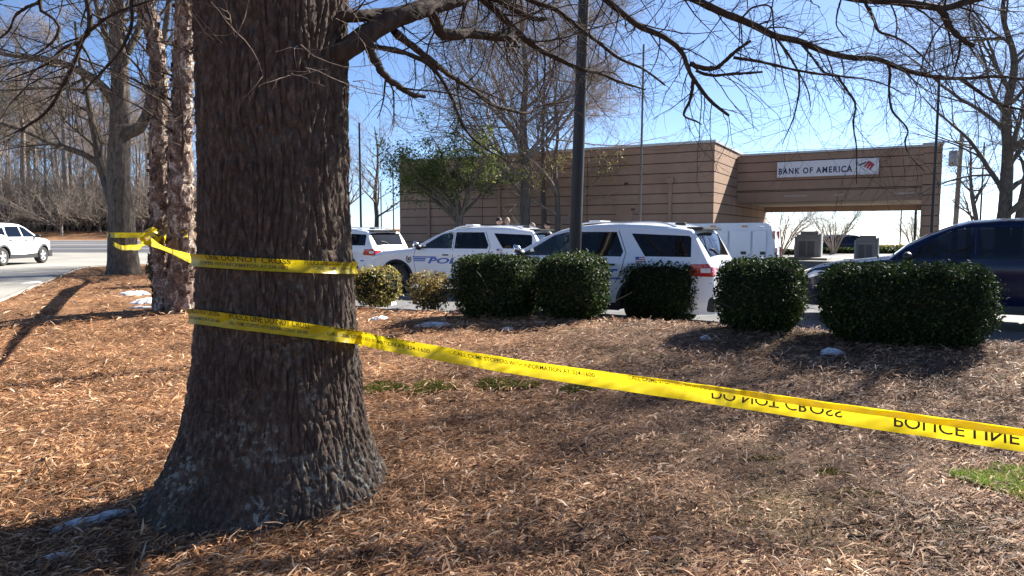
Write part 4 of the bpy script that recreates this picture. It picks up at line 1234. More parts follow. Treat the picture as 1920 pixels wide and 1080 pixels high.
# ------------------------------------------------------------------ woodland across the road on the left
def woodland():
    protos = []
    for sd, h, r, br_, first, spr, bl in ((81, 17, .24, 14, .40, 48, .26), (82, 15, .18, 12, .34, 42, .28), (83, 19, .28, 12, .5, 52, .22)):
        t, c, b = bare_tree(sd, h, r, br_, first, spr, bl, 5, (8, 6, 3), .03, (.55, .5), ksub=(5, 3, 3, 3), rmin=(.03, .018, .012))
        protos.append((t, c))
    rg = np.random.default_rng(91)
    spots = [(8, 66), (28, 74), (52, 68), (75, 82), (92, 72), (118, 88), (140, 74), (163, 70), (187, 84), (205, 76), (262, 73), (282, 86), (300, 78), (345, 80), (-40, 75), (-90, 70), (20, 95), (65, 98), (110, 102), (155, 98), (270, 100), (325, 99), (-20, 90), (130, 68), (180, 95)]
    words = ['far left edge', 'white car roof', 'white car bonnet', 'verge middle', 'grey oak', 'birch']
    for i, (px, Y) in enumerate(spots):
        x = (px - 960) / FPX * Y; k = i % 3
        z = float(g(x, Y)) - .1
        r = empty('woodland_tree', (x, Y, z), rg.uniform(0, 6)); s = rg.uniform(.8, 1.15); r.scale = (s, s, s)
        o = link_mesh('trunk', protos[k][0], M['bark_wood'], r, True); o = link_mesh('crown', protos[k][1], M['bark_grey'], r, True)
        where = 'left of the white car' if px < 0 else 'above the white car roof' if px < 60 else 'above the white car bonnet' if px < 105 else 'between the white car and the grey oak' if px < 185 else 'behind the grey oak' if px < 255 else 'between the grey oak and the birch' if px < 310 else 'between the birch and the big trunk'
        tag(r, 'tall thin bare woodland tree across the road, ' + where, 'tree', 'bare woodland trees across the road')
    # undergrowth: bushy bare shrubs along the wood's edge
    P, R = trunk_line([(0, 0, -.1), (.02, 0, .8), (0, .05, 1.5)], .13, .10, 10, flare=.2)
    rg2 = np.random.default_rng(33)
    a, ra = spawn(P[None], R[None], 16, .35, 1, 52, 16, 4.2, .2, 10, .07, (0, 0, .02), .45, .25, .025, .1, rg2)
    b, rb = spawn(a, ra, 11, .1, 1, 40, 14, 1.7, .3, 6, .09, (0, 0, .03), .5, .3, .014, .3, rg2)
    c, rc = spawn(b, rb, 7, .1, 1, 38, 14, .8, .3, 4, .1, (0, 0, .03), .6, .4, .010, .3, rg2)
    tm = np_mesh('trunk', *tubes(P[None], R[None], 8)); cm = tree_mesh('crown', [(a, ra), (b, rb), (c, rc)], (5, 3, 3))
    bl = [(118, 63, 1.0, 'rounded bare pale tree alone on the verge with a short straight stem'), (18, 64, 1.05, 'spreading bare pale tree on the verge behind the white car'), (190, 66, .85, None), (62, 70, .9, None), (270, 65, .8, None), (325, 66, .9, None), (-50, 66, 1, None), (155, 72, 1.1, None), (95, 75, 1.2, None), (215, 70, 1.0, None), (-5, 72, 1.2, None), (45, 78, 1.3, None), (300, 74, 1.2, None), (130, 80, 1.4, None), (245, 80, 1.3, None)]
    for px, Y, s, lab in bl:
        x = (px - 960) / FPX * Y
        r = empty('verge_tree', (x, Y, float(g(x, Y)) - .05), px * .37); r.scale = (s,) * 3
        link_mesh('trunk', tm, M['bark_pale'], r, True); link_mesh('crown', cm, M['bark_pale'] if int(px) % 3 == 0 else M['bark_wood'] if int(px) % 3 == 1 else M['bark_grey'], r, True)
        where = 'left of the white car' if px < 0 else 'behind the white car' if px < 100 else 'left of the grey oak' if px < 192 else 'behind the grey oak' if px < 255 else 'between the grey oak and the big trunk'
        tag(r, lab or 'dense low bare tree at the wood\'s edge, ' + where, 'tree', None if lab else 'low bare trees at the edge of the wood')
    # pines
    rg3 = np.random.default_rng(44)
    P, R = trunk_line([(0, 0, -.2), (.1, 0, 6), (0, .1, 12), (.1, 0, 20)], .26, .08, 30, flare=.2)
    a, ra = spawn(P[None], R[None], 34, .48, 1, 70, 12, 3.2, .3, 8, .08, (0, 0, .01), .35, .3, .02, .4, rg3)
    b, rb = spawn(a, ra, 7, .3, 1, 45, 14, 1.0, .3, 5, .1, (0, 0, .02), .5, .4, .012, .3, rg3)
    tm = np_mesh('trunk', *tubes(P[None], R[None], 10)); cm = tree_mesh('crown', [(a, ra), (b, rb)], (4, 3))
    tp = b[:, 1:].reshape(-1, 3); n = 9000
    q = tp[rg3.integers(0, len(tp), n)] + rg3.normal(size=(n, 3)) * .22
    fm = np_mesh('foliage', *leaves(q, np.full(n, .17), rg3, .16))
    for i, (px, Y, lab) in enumerate(((-8, 74, 'pine with olive needles at the left edge of the picture'), (62, 98, 'pine with olive needles above the white car'), (215, 104, None), (-70, 85, None))):
        x = (px - 960) / FPX * Y
        r = empty('pine_tree', (x, Y, float(g(x, Y)) - .1), i * 1.3)
        link_mesh('trunk', tm, M['bark_dark'], r, True); link_mesh('crown', cm, M['bark_dark'], r, True)
        o = link_mesh('foliage', fm, M['leaf_pine'], r); tag(o, kind='stuff')
        tag(r, lab or 'tall pine deep in the bare wood across the road', 'tree', None if lab else 'pines deep in the wood')
    # dark thicket along the foot of the wood: one mass
    n = 46000
    px = rg3.uniform(-160, 420, n); Y = rg3.uniform(67, 82, n); x = (px - 960) / FPX * Y
    top = 1.9 + 1.5 * (fbm(x * .16, Y * .2, 0 * x, 3, 8) + .4) + 1.2 * sstep(70, 82, Y)
    z = g(x, Y) + rg3.random(n) ** 1.2 * np.clip(top, .6, 5)
    V1, F1 = leaves(np.stack([x, Y, z], 1), np.full(n, .17), rg3, .5)
    m_ = 4600
    px = rg3.uniform(-160, 420, m_); Y = rg3.uniform(66, 96, m_); x = (px - 960) / FPX * Y
    p0 = np.stack([x, Y, g(x, Y) - .1], 1); hh = rg3.uniform(2.0, 8.5, m_)
    d = rg3.normal(size=(m_, 3)) * .22; d[:, 2] = 1
    st = np.stack([p0 + d * (hh * t)[:, None] + (rg3.normal(size=(m_, 3)) * .15 * t) for t in (0, .33, .66, 1)], 1)
    V2, F2 = tubes(st, np.linspace(.035, .012, 4)[None] * np.ones((m_, 1)), 3)
    o = link_mesh('thicket', np_mesh('thicket', V1, F1), M['leaf_thicket'])
    tag(o, 'dark tangled thicket along the foot of the wood across the road', 'thicket', None, 'stuff')
    o = link_mesh('saplings', np_mesh('saplings', V2, F2), M['bark_grey'])
    tag(o, 'mass of thin grey bare saplings filling the wood across the road', 'saplings', None, 'stuff')
woodland()

# ------------------------------------------------------------------ hedges and shrubs
def hedge(name, label, cat, px0, px1, ytop, ybot, depth, mat, nleaf, size, expo=5.0, sparse=0.0, group=None, seed=0, zpad=0.0, tilt=None):
    rg = np.random.default_rng(seed + 100)
    c = G((px0 + px1) / 2, ybot)
    # front foot is at c; centre half the depth behind it
    th = TH if tilt is None else tilt
    n = np.array([math.sin(th), math.cos(th)]); ux = np.array([-math.cos(th), math.sin(th)])
    cen = c[:2] + n * depth * .46
    Yc = cen[1]
    brg = ((px0 + px1) / 2 - 960) / FPX
    k = abs(ux[0] - brg * ux[1])                     # foreshortening of its length
    Wd = (px1 - px0) / FPX * Yc
    Lh = max(.25, (Wd - .25 * depth) / k)
    z0 = float(g(cen[0], cen[1]))
    ztop = U((px0 + px1) / 2, ytop, Yc - .1)[2]
    H = ztop - z0
    r = empty(name, (cen[0], cen[1], z0), math.atan2(ux[1], ux[0])); tag(r, label, cat, group)
    hx, hy, hz = Lh / 2, depth / 2, H / 2
    def surf(d):
        e = expo
        rad = (np.abs(d[:, 0]) ** e + np.abs(d[:, 1]) ** e + np.abs(d[:, 2]) ** e) ** (-1 / e)
        bul = 1 + .07 * fbm(d[:, 0] * 2.2 + seed, d[:, 1] * 2.2, d[:, 2] * 2.2, 3, seed)
        q = d * (rad * bul)[:, None]
        # a little narrower at the foot
        foot = .90 + .10 * sstep(-1.0, -.2, q[:, 2])
        q[:, 0] *= foot; q[:, 1] *= foot
        return q * np.array([hx, hy, hz]) + np.array([0, 0, hz])
    d = rg.normal(size=(nleaf, 3)) ; d /= np.linalg.norm(d, axis=1, keepdims=True)
    # spread evenly over a box, not a ball
    d = rg.uniform(-1, 1, size=(nleaf, 3)); ax = rg.choice(3, nleaf, p=np.array([hy * hz, hx * hz, hx * hy]) / (hy * hz + hx * hz + hx * hy)); d[np.arange(nleaf), ax] = np.sign(rg.normal(size=nleaf))
    d /= np.linalg.norm(d, axis=1, keepdims=True)
    s = surf(d)
    dep = np.clip(rg.exponential(.055 + sparse * .2, nleaf), 0, .8)
    cc = np.array([0, 0, hz])
    pos = cc + (s - cc) * (1 - dep / max(hx, hy, hz) )[:, None] + rg.normal(size=s.shape) * .018
    # sprigs that stick out past the clipped outline
    st = rg.random(nleaf) < .09
    pos[st] += (s[st] - cc) / (np.linalg.norm(s[st] - cc, axis=1, keepdims=True)) * np.clip(rg.exponential(.035, st.sum()), 0, .075)[:, None]
    outw = (s - cc); outw /= np.linalg.norm(outw, axis=1, keepdims=True)
    V, F = leaves(pos, np.full(nleaf, size), rg, .55, outw * .5)
    o = link_mesh('leaves', np_mesh('leaves', V, F), mat, r); tag(o, kind='stuff')
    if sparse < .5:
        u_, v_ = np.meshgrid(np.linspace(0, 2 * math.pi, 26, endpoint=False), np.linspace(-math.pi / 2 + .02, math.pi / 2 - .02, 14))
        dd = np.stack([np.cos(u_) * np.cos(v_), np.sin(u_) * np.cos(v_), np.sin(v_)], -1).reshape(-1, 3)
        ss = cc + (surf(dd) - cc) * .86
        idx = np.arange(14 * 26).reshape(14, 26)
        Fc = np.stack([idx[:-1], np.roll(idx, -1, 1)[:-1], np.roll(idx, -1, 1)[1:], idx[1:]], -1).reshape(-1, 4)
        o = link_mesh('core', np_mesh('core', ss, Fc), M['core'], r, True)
    # stems
    ns = 10 + int(14 * sparse)
    p0 = np.stack([rg.uniform(-.4, .4, ns) * hx, rg.uniform(-.4, .4, ns) * hy, np.full(ns, -.06)], 1)
    p1 = p0 + np.stack([rg.normal(size=ns) * .12, rg.normal(size=ns) * .12, np.full(ns, H * .5)], 1)
    a, ra = spawn(np.stack([p0, p1], 1), np.full((ns, 2), .014), 5, .1, 1, 40, 15, H * .6, .3, 6, .12, (0, 0, .03), .6, .3, .004, .2, rg)
    V, F = merge([tubes(np.stack([p0, (p0 + p1) / 2, p1], 1), np.full((ns, 3), .014), 5), tubes(a, ra, 3)])
    link_mesh('stems', np_mesh('stems', V, F), M['bark_dark'], r, True)
    return r
GR = 'clipped evergreen hedges along the kerb'
hedge('hedge', 'broadest clipped dark green hedge at the right end of the row', 'hedge', 1503, 1880, 497, 655, 1.15, M['leaf_dark'], 26000, .019, 5, 0, GR, 1)
hedge('hedge', 'clipped dark hedge left of the broadest one, below the box truck', 'hedge', 1312, 1508, 487, 627, 1.0, M['leaf_dark'], 15000, .020, 4, 0, GR, 2)
hedge('hedge', 'clipped dark hedge in front of the near police car\'s rear wheel', 'hedge', 1143, 1310, 488, 606, .95, M['leaf_dark'], 14500, .021, 4.5, 0, GR, 3)
hedge('hedge', 'rounded dark hedge at the foot of the dark light pole', 'hedge', 978, 1122, 475, 603, .95, M['leaf_dark'], 14500, .022, 3.6, 0, GR, 4)
hedge('hedge', 'clipped dark hedge at the left end of the green row, beside the brown shrub', 'hedge', 824, 985, 480, 600, 1.0, M['leaf_dark'], 15500, .022, 5, 0, GR, 5)
hedge('shrub', 'sparse brown half dead shrub in front of the middle police car\'s front wheel', 'shrub', 742, 826, 509, 583, .8, M['leaf_dry'], 2600, .030, 3, .6, None, 6)
hedge('shrub', 'yellowing shrub beside the right edge of the big trunk', 'shrub', 640, 722, 500, 577, .9, M['leaf_yellow'], 3600, .032, 3, .35, None, 7)
hedge('shrub', 'small dark shrub tucked between the grey oak and the birch', 'shrub', 262, 312, 468, 538, .8, M['leaf_dark'], 2600, .04, 3, .1, None, 8)

# ------------------------------------------------------------------ cars
def poly_in(poly, x, z):
    s = None
    for (a, b) in zip(poly, poly[1:] + poly[:1]):
        c = (b[0] - a[0]) * (z - a[1]) - (b[1] - a[1]) * (x - a[0])
        if abs(c) < 1e-7: continue
        if s is None: s = c > 0
        elif (c > 0) != s: return False
    return True

class Car:
    def __init__(s, sp):
        s.sp = sp
        s.tx = np.array([p[0] for p in sp['top']]); s.tz = np.array([p[1] for p in sp['top']])
        s.wx = np.array([p[0] for p in sp['plan']]); s.wy = np.array([p[1] for p in sp['plan']])
        s.tx, s.tz = s.tx[::-1], s.tz[::-1]; s.wx, s.wy = s.wx[::-1], s.wy[::-1]
    def top(s, x): return np.interp(x, s.tx, s.tz)
    def W(s, x, z):
        sp = s.sp
        w = np.interp(x, s.wx, s.wy)
        b = sp['belt']; tum = sp['tumble']
        f = np.where(z > b, np.clip((z - b) / (sp['h'] - b), 0, 1.2), 0)
        low = np.clip((.55 - z) / .4, 0, 1) * .06
        crease = .015 * np.exp(-((z - b + .16) / .07) ** 2)
        return w - f * tum - low + crease
    def zb(s, x):
        z = np.full(np.shape(x), s.sp['sill'])
        for xa in s.sp['axles']:
            d = np.abs(x - xa); ra = s.sp['arch']
            z = np.where(d < ra, np.maximum(z, s.sp['rw'] + np.sqrt(np.clip(ra ** 2 - d ** 2, 0, None))), z)
        return z
    def build(s, name, paint, glass_front, glass_rear, rimmat):
        sp = s.sp; root = empty(name)
        ra = sp['arch']
        xs = set(np.round(np.linspace(s.tx[0], s.tx[-1], 46), 4)) | set(np.round(s.tx, 4))
        for xa in sp['axles']:
            xs |= set(np.round(xa + ra * np.cos(np.linspace(0, math.pi, 17)), 4)) | {round(xa + ra + .002, 4), round(xa - ra - .002, 4)}
        xs = np.array(sorted(xs)); xs = xs[np.concatenate([[True], np.diff(xs) > .0015])]
        K1, K2, K3 = 15, 5, 5
        rows = []
        for x in xs:
            zt = float(s.top(x)); zb = float(s.zb(np.array(x)))
            rr = min(sp['round'], max(.02, (zt - zb) * .4))
            zs_ = zt - rr
            zz = zb + (zs_ - zb) * np.linspace(0, 1, K1)
            ys = s.W(np.full(K1, x), zz)
            pts = list(zip(ys, zz))
            ye = ys[-1]
            for j in range(1, K2 + 1):
                a = math.pi / 2 * j / K2
                pts.append((ye - rr * 1.2 * (1 - math.cos(a)), zs_ + rr * math.sin(a)))
            y0 = pts[-1][0]
            for j in range(1, K3 + 1):
                t = j / K3
                pts.append((y0 * (1 - t), zt + .03 * (1 - (1 - t) ** 2)))
            full = pts + [(-y, z) for (y, z) in pts[-2::-1]]
            rows.append([(x, y, z) for (y, z) in full])
        bm = bmesh.new()
        vr = [[bm.verts.new(p) for p in r] for r in rows]
        n = len(rows[0])
        for a, b in zip(vr[:-1], vr[1:]):
            for j in range(n - 1):
                try: bm.faces.new((a[j], b[j], b[j + 1], a[j + 1]))
                except ValueError: pass
        for r, fl in ((vr[0], False), (vr[-1], True)):
            for j in range(n // 2):
                f = (r[j], r[j + 1], r[n - 2 - j], r[n - 1 - j])
                f = [v for i, v in enumerate(f) if v not in f[:i]]
                if len(f) >= 3: bm.faces.new(f if fl else f[::-1])
        bmesh.ops.recalc_face_normals(bm, faces=bm.faces[:])
        # carve: cut exactly along a convex outline seen from the side ('xz'), from above ('xy') or behind ('yz')
        ax = {'xz': (0, 2), 'xy': (0, 1), 'yz': (1, 2)}
        def carve(pname, poly, view, cond, mat, off=-.008, parent=None, label=None, solid=None):
            i, j = ax[view]
            for (a, b) in zip(poly, poly[1:] + poly[:1]):
                e = (b[0] - a[0], b[1] - a[1]); co = [0, 0, 0]; no = [0, 0, 0]
                co[i], co[j] = a; no[i], no[j] = e[1], -e[0]
                # only cut faces near the outline
                x0 = min(p[0] for p in poly) - .12; x1 = max(p[0] for p in poly) + .12; z0 = min(p[1] for p in poly) - .12; z1 = max(p[1] for p in poly) + .12
                fs = [f for f in bm.faces if x0 < f.calc_center_median()[i] < x1 and z0 < f.calc_center_median()[j] < z1 and cond(f.calc_center_median(), f.normal)]
                gm = list({v for f in fs for v in f.verts}) + list({e_ for f in fs for e_ in f.edges}) + fs
                bmesh.ops.bisect_plane(bm, geom=gm, dist=1e-5, plane_co=co, plane_no=no)
            bm.normal_update()
            fs = [f for f in bm.faces if cond(f.calc_center_median(), f.normal) and poly_in(poly, f.calc_center_median()[i], f.calc_center_median()[j])]
            if not fs: return None
            b2 = bmesh.new(); mp = {}
            for f in fs:
                vv = []
                for v in f.verts:
                    if v not in mp: mp[v] = b2.verts.new(v.co)
                    vv.append(mp[v])
                b2.faces.new(vv)
            b2.normal_update()
            mv = [(v, v.normal.copy()) for v in b2.verts]
            for v, nn in mv: v.co += nn * off
            bmesh.ops.delete(bm, geom=fs, context='FACES')
            o = link_mesh(pname, bm_mesh(pname, b2), mat, parent or root, True, 40)
            if label: o['label'] = label
            return o
        left = lambda c, n_: c.y > .45 and abs(n_.y) > .35
        right = lambda c, n_: c.y < -.45 and abs(n_.y) > .35
        for cond in (left, right):
            for wpoly, m in sp['side_windows']:
                carve('window', wpoly, 'xz', cond, glass_front if m == 'f' else glass_rear)
        for (x0, x1, wy), nm, m in sp['screens']:
            carve(nm, [(x0, -wy), (x1, -wy * .9), (x1, wy * .9), (x0, wy)], 'xy', lambda c, n_: n_.z > .12 and c.z > sp['belt'] - .1, glass_front if m == 'f' else glass_rear)
        for nm, poly, mat in sp['lamps']:
            for cond in (left, right):
                carve(nm, poly, 'xz', cond, M[mat], .006)
        for nm, poly, mat in sp.get('rear_lamps', []):
            for sg in (1, -1):
                pl = [(sg * p[0], p[1]) for p in poly]
                carve(nm, pl, 'yz', lambda c, n_: n_.x < -.5 and c.x < -1.5, M[mat], .006)
        for nm, poly in sp.get('black', []):
            for cond in (left, right):
                carve(nm, poly, 'xz', cond, M['black_plastic'], .004)
        body = link_mesh('body', bm_mesh('body', bm), paint, root, True, 38)
        s.root = root
        # seams, handles, decals lie on the side surface
        def patch(pname, quads, mat, off, parent=root, side=1, nseg=6):
            b2 = bmesh.new()
            for q in quads:
                q = [np.array(p, float) for p in q]
                grid = []
                for i in range(nseg + 1):
                    t = i / nseg; a = q[0] + (q[1] - q[0]) * t; b = q[3] + (q[2] - q[3]) * t; row = []
                    for j in range(3):
                        p = a + (b - a) * j / 2
                        row.append(b2.verts.new((p[0], side * (float(s.W(p[0], p[1])) + off), p[1])))
                    grid.append(row)
                for i in range(nseg):
                    for j in range(2):
                        f = (grid[i][j], grid[i + 1][j], grid[i + 1][j + 1], grid[i][j + 1])
                        b2.faces.new(f if side < 0 else f[::-1])
            return link_mesh(pname, bm_mesh(pname, b2), mat, parent)
        s.patch = patch
        for side in (1, -1):
            for poly in sp['doors']:
                q = []
                w_ = .006
                for a, b in zip(poly[:-1], poly[1:]):
                    a = np.array(a); b = np.array(b); e = (b - a) / np.linalg.norm(b - a); nn = np.array([-e[1], e[0]]) * w_
                    q.append((a - nn, b - nn, b + nn, a + nn))
                d = patch('door_seam', q, M['black_plastic'], .0015, root, side)
            for hx, hz in sp['handles']:
                o = box_obj('door_handle', (hx, side * (float(s.W(hx, hz)) + .016), hz), (.17, .03, .032), M['black_plastic'], root, 0, .008)
            # arch lips
            for xa in sp['axles']:
                aa = np.linspace(-.12, math.pi + .12, 26); V = []; F = []
                for a in aa:
                    for rr_ in (ra - .012, ra + sp['lip']):
                        x = xa + rr_ * math.cos(a); z = max(sp['sill'], sp['rw'] + rr_ * math.sin(a))
                        yy = float(s.W(x, max(z, .3)))
                        V.append((x, side * (yy + .014), z)); V.append((x, side * (yy - .06), z))
                for i in range(len(aa) - 1):
                    b0 = i * 4
                    F += [(b0, b0 + 4, b0 + 6, b0 + 2), (b0 + 1, b0, b0 + 4, b0 + 5), (b0 + 2, b0 + 6, b0 + 7, b0 + 3)]
                link_mesh('wheel_arch', np_mesh('wheel_arch', V, F), M['black_plastic'], root)
            # rocker
            x0, x1 = sp['axles'][1] + ra, sp['axles'][0] - ra
            box_obj('rocker_panel', ((x0 + x1) / 2, side * (float(s.W(0., sp['sill'])) - .03), sp['sill'] + sp['rock'] / 2), (x1 - x0, .10, sp['rock']), M['black_plastic'], root, 0, .02)
            # mirrors
            mx, mz = sp['mirror']
            wy = float(s.W(mx, mz))
            bm2 = bmesh.new(); bmesh.ops.create_uvsphere(bm2, u_segments=14, v_segments=9, radius=1)
            for v in bm2.verts: v.co = Vector((mx + v.co.x * .075, side * (wy + .12) + v.co.y * .11, mz + .045 + v.co.z * .075))
            add_box(bm2, (mx + .03, side * (wy + .02), mz + .01), (.06, .12, .03))
            link_mesh('mirror', bm_mesh('mirror', bm2), M['black_plastic'] if sp['mirror_black'] else paint, root, True, 50)
        # wheels
        rw, ww = sp['rw'], .235
        tp = lathe_mesh('tyre', [(rw * .66, -ww / 2), (rw * .9, -ww / 2), (rw * .985, -ww * .36), (rw, -ww * .2), (rw, ww * .2), (rw * .985, ww * .36), (rw * .9, ww / 2), (rw * .66, ww / 2), (rw * .63, ww * .3)], 32, 'y')
        bmr = bmesh.new()
        rim = lathe_mesh('rim', [(rw * .66, .10), (rw * .62, .105), (rw * .58, .075), (rw * .52, .03)], 32, 'y'); bmr.from_mesh(rim); D.meshes.remove(rim)
        hub = lathe_mesh('hub', [(rw * .2, .06), (rw * .18, .09), (rw * .02, .095)], 20, 'y'); bmr.from_mesh(hub); D.meshes.remove(hub)
        for i in range(5):
            a = i * 2 * math.pi / 5 + .3
            Mx = Matrix.Rotation(-a, 4, 'Y')
            add_box(bmr, (rw * .38, .072, 0), (rw * .50, .03, rw * .19), 0, Mx)
        rimm = bm_mesh('rim', bmr)
        disc = lathe_mesh('disc', [(rw * .6, .0), (rw * .02, .0)], 24, 'y')
        for xa in sp['axles']:
            for side in (1, -1):
                wy = float(np.interp(xa, s.wx, s.wy)) - .125
                wr = link_mesh('wheel', tp, M['tyre'], root, True, 40)
                wr.location = (xa, side * wy, rw); wr.rotation_euler = (0, 0, 0 if side > 0 else math.pi)
                o = link_mesh('rim', rimm, rimmat, wr, True, 30)
                o = link_mesh('brake_disc', disc, M['rim_dark'], wr)
        # underbody and wheel wells
        bm2 = bmesh.new()
        L0, L1 = s.tx[0] + .15, s.tx[-1] - .15
        a0, a1 = sp['axles'][1], sp['axles'][0]
        for xa, xb in ((L0, a0 - ra), (a0 + ra, a1 - ra), (a1 + ra, L1)):
            add_box(bm2, ((xa + xb) / 2, 0, sp['sill'] + .14), (xb - xa, 1.66, .26))
        for xa in (a0, a1): add_box(bm2, (xa, 0, .62), (ra * 2, 1.3, .5))
        add_box(bm2, ((L0 + L1) / 2, 0, sp['belt'] - .38), (L1 - L0 - .3, 1.55, .05))
        link_mesh('underbody', bm_mesh('underbody', bm2), M['black_plastic'], root)
        # cabin
        for sx in sp['seats']:
            for sy in (.38, -.38):
                bm2 = bmesh.new()
                add_box(bm2, (sx, sy, sp['belt'] - .30), (.5, .48, .16)); add_box(bm2, (sx - .27, sy, sp['belt'] - .02), (.13, .48, .56)); add_box(bm2, (sx - .29, sy, sp['belt'] + .32), (.09, .26, .16))
                bmesh.ops.bevel(bm2, geom=list(bm2.edges), offset=.03, segments=2, affect='EDGES')
                link_mesh('seat', bm_mesh('seat', bm2), M['seat'], root)
        dx = sp['cowl'] - .28
        box_obj('dashboard', (dx, 0, sp['belt'] - .13), (.42, 1.5, .24), M['seat'], root, 0, .05)
        bm2 = bmesh.new()
        tor = []
        P = np.array([[dx - .36 + .18 * math.sin(a) * .35, .38 + .19 * math.cos(a), sp['belt'] + .0 + .18 * math.sin(a)] for a in np.linspace(0, 2 * math.pi, 22)])
        V, F = tubes(P[None], np.full((1, 22), .016), 6)
        link_mesh('steering_wheel', np_mesh('steering_wheel', V, F), M['seat'], root, True)
        return root

SUV = dict(h=1.76, belt=1.17, tumble=.23, sill=.27, rw=.385, arch=.455, lip=.05, rock=.14, round=.11, cowl=1.12,
    top=[(2.52, .62), (2.50, .80), (2.44, .95), (2.30, 1.035), (2.0, 1.10), (1.5, 1.155), (1.15, 1.185), (.90, 1.31), (.55, 1.50), (.22, 1.635), (.0, 1.69), (-.4, 1.725), (-.9, 1.735), (-1.4, 1.72), (-1.9, 1.675), (-2.12, 1.64), (-2.17, 1.60), (-2.30, 1.37), (-2.42, 1.15), (-2.485, 1.04), (-2.51, .9), (-2.52, .62)],
    plan=[(2.52, .60), (2.47, .74), (2.38, .84), (2.2, .925), (1.9, .97), (1.3, .99), (0, 1.0), (-1.3, .995), (-1.9, .97), (-2.25, .93), (-2.42, .885), (-2.50, .82), (-2.52, .78)],
    axles=(1.60, -1.42),
    side_windows=[([(.93, 1.185), (.30, 1.545), (.06, 1.60), (-.02, 1.60), (-.02, 1.185)], 'f'), ([(-.09, 1.185), (-.09, 1.605), (-.86, 1.60), (-1.03, 1.27), (-1.0, 1.185)], 'r'), ([(-1.42, 1.195), (-1.13, 1.575), (-2.10, 1.535), (-2.14, 1.50), (-2.17, 1.195)], 'r')],
    screens=[((1.10, .20, .80), 'windshield', 'f'), ((-2.19, -2.405, .72), 'rear_window', 'r')],
    lamps=[('headlight', [(2.40, .86), (2.06, .97), (2.06, 1.02), (2.30, .985), (2.42, .92)], 'clear_lamp'), ('taillight', [(-2.10, .90), (-2.16, 1.08), (-2.49, 1.09), (-2.49, .88)], 'red_lamp')],
    rear_lamps=[('taillight', [(.55, .90), (.55, 1.02), (.90, 1.04), (.90, .88)], 'red_lamp'), ('license_plate', [(-.0, .78), (-.0, .92), (.17, .92), (.17, .78)], 'white_decal')],
    black=[], doors=[[(1.02, 1.17), (1.08, .9), (1.0, .42)], [(-.055, 1.6), (-.055, .42)], [(-.90, 1.62), (-1.08, 1.25), (-1.02, .95), (-.90, .74)], [(.98, .40), (-.82, .40)]],
    handles=[(.14, 1.02), (-.82, 1.05)], mirror=(.86, 1.17), mirror_black=True, seats=(.2, -.75))

def text_on_side(car, text, x0, x1, z0, h, mat, parent, side, name='lettering', shear=0.0, bold=.03):
    me = font_mesh(text, 1.0, bold, 1.0, shear)
    co = np.empty(len(me.vertices) * 3); me.vertices.foreach_get('co', co); co = co.reshape(-1, 3)
    a, b = co[:, 0].min(), co[:, 0].max()
    t = (co[:, 0] - a) / (b - a)
    x = x0 + (x1 - x0) * t; z = z0 + co[:, 1] * h / .7
    y = np.array([float(car.W(xx, zz)) for xx, zz in zip(x, z)]) + .005
    me.vertices.foreach_set('co', np.stack([x, side * y, z], 1).ravel()); me.update()
    return link_mesh(name, me, mat, parent)

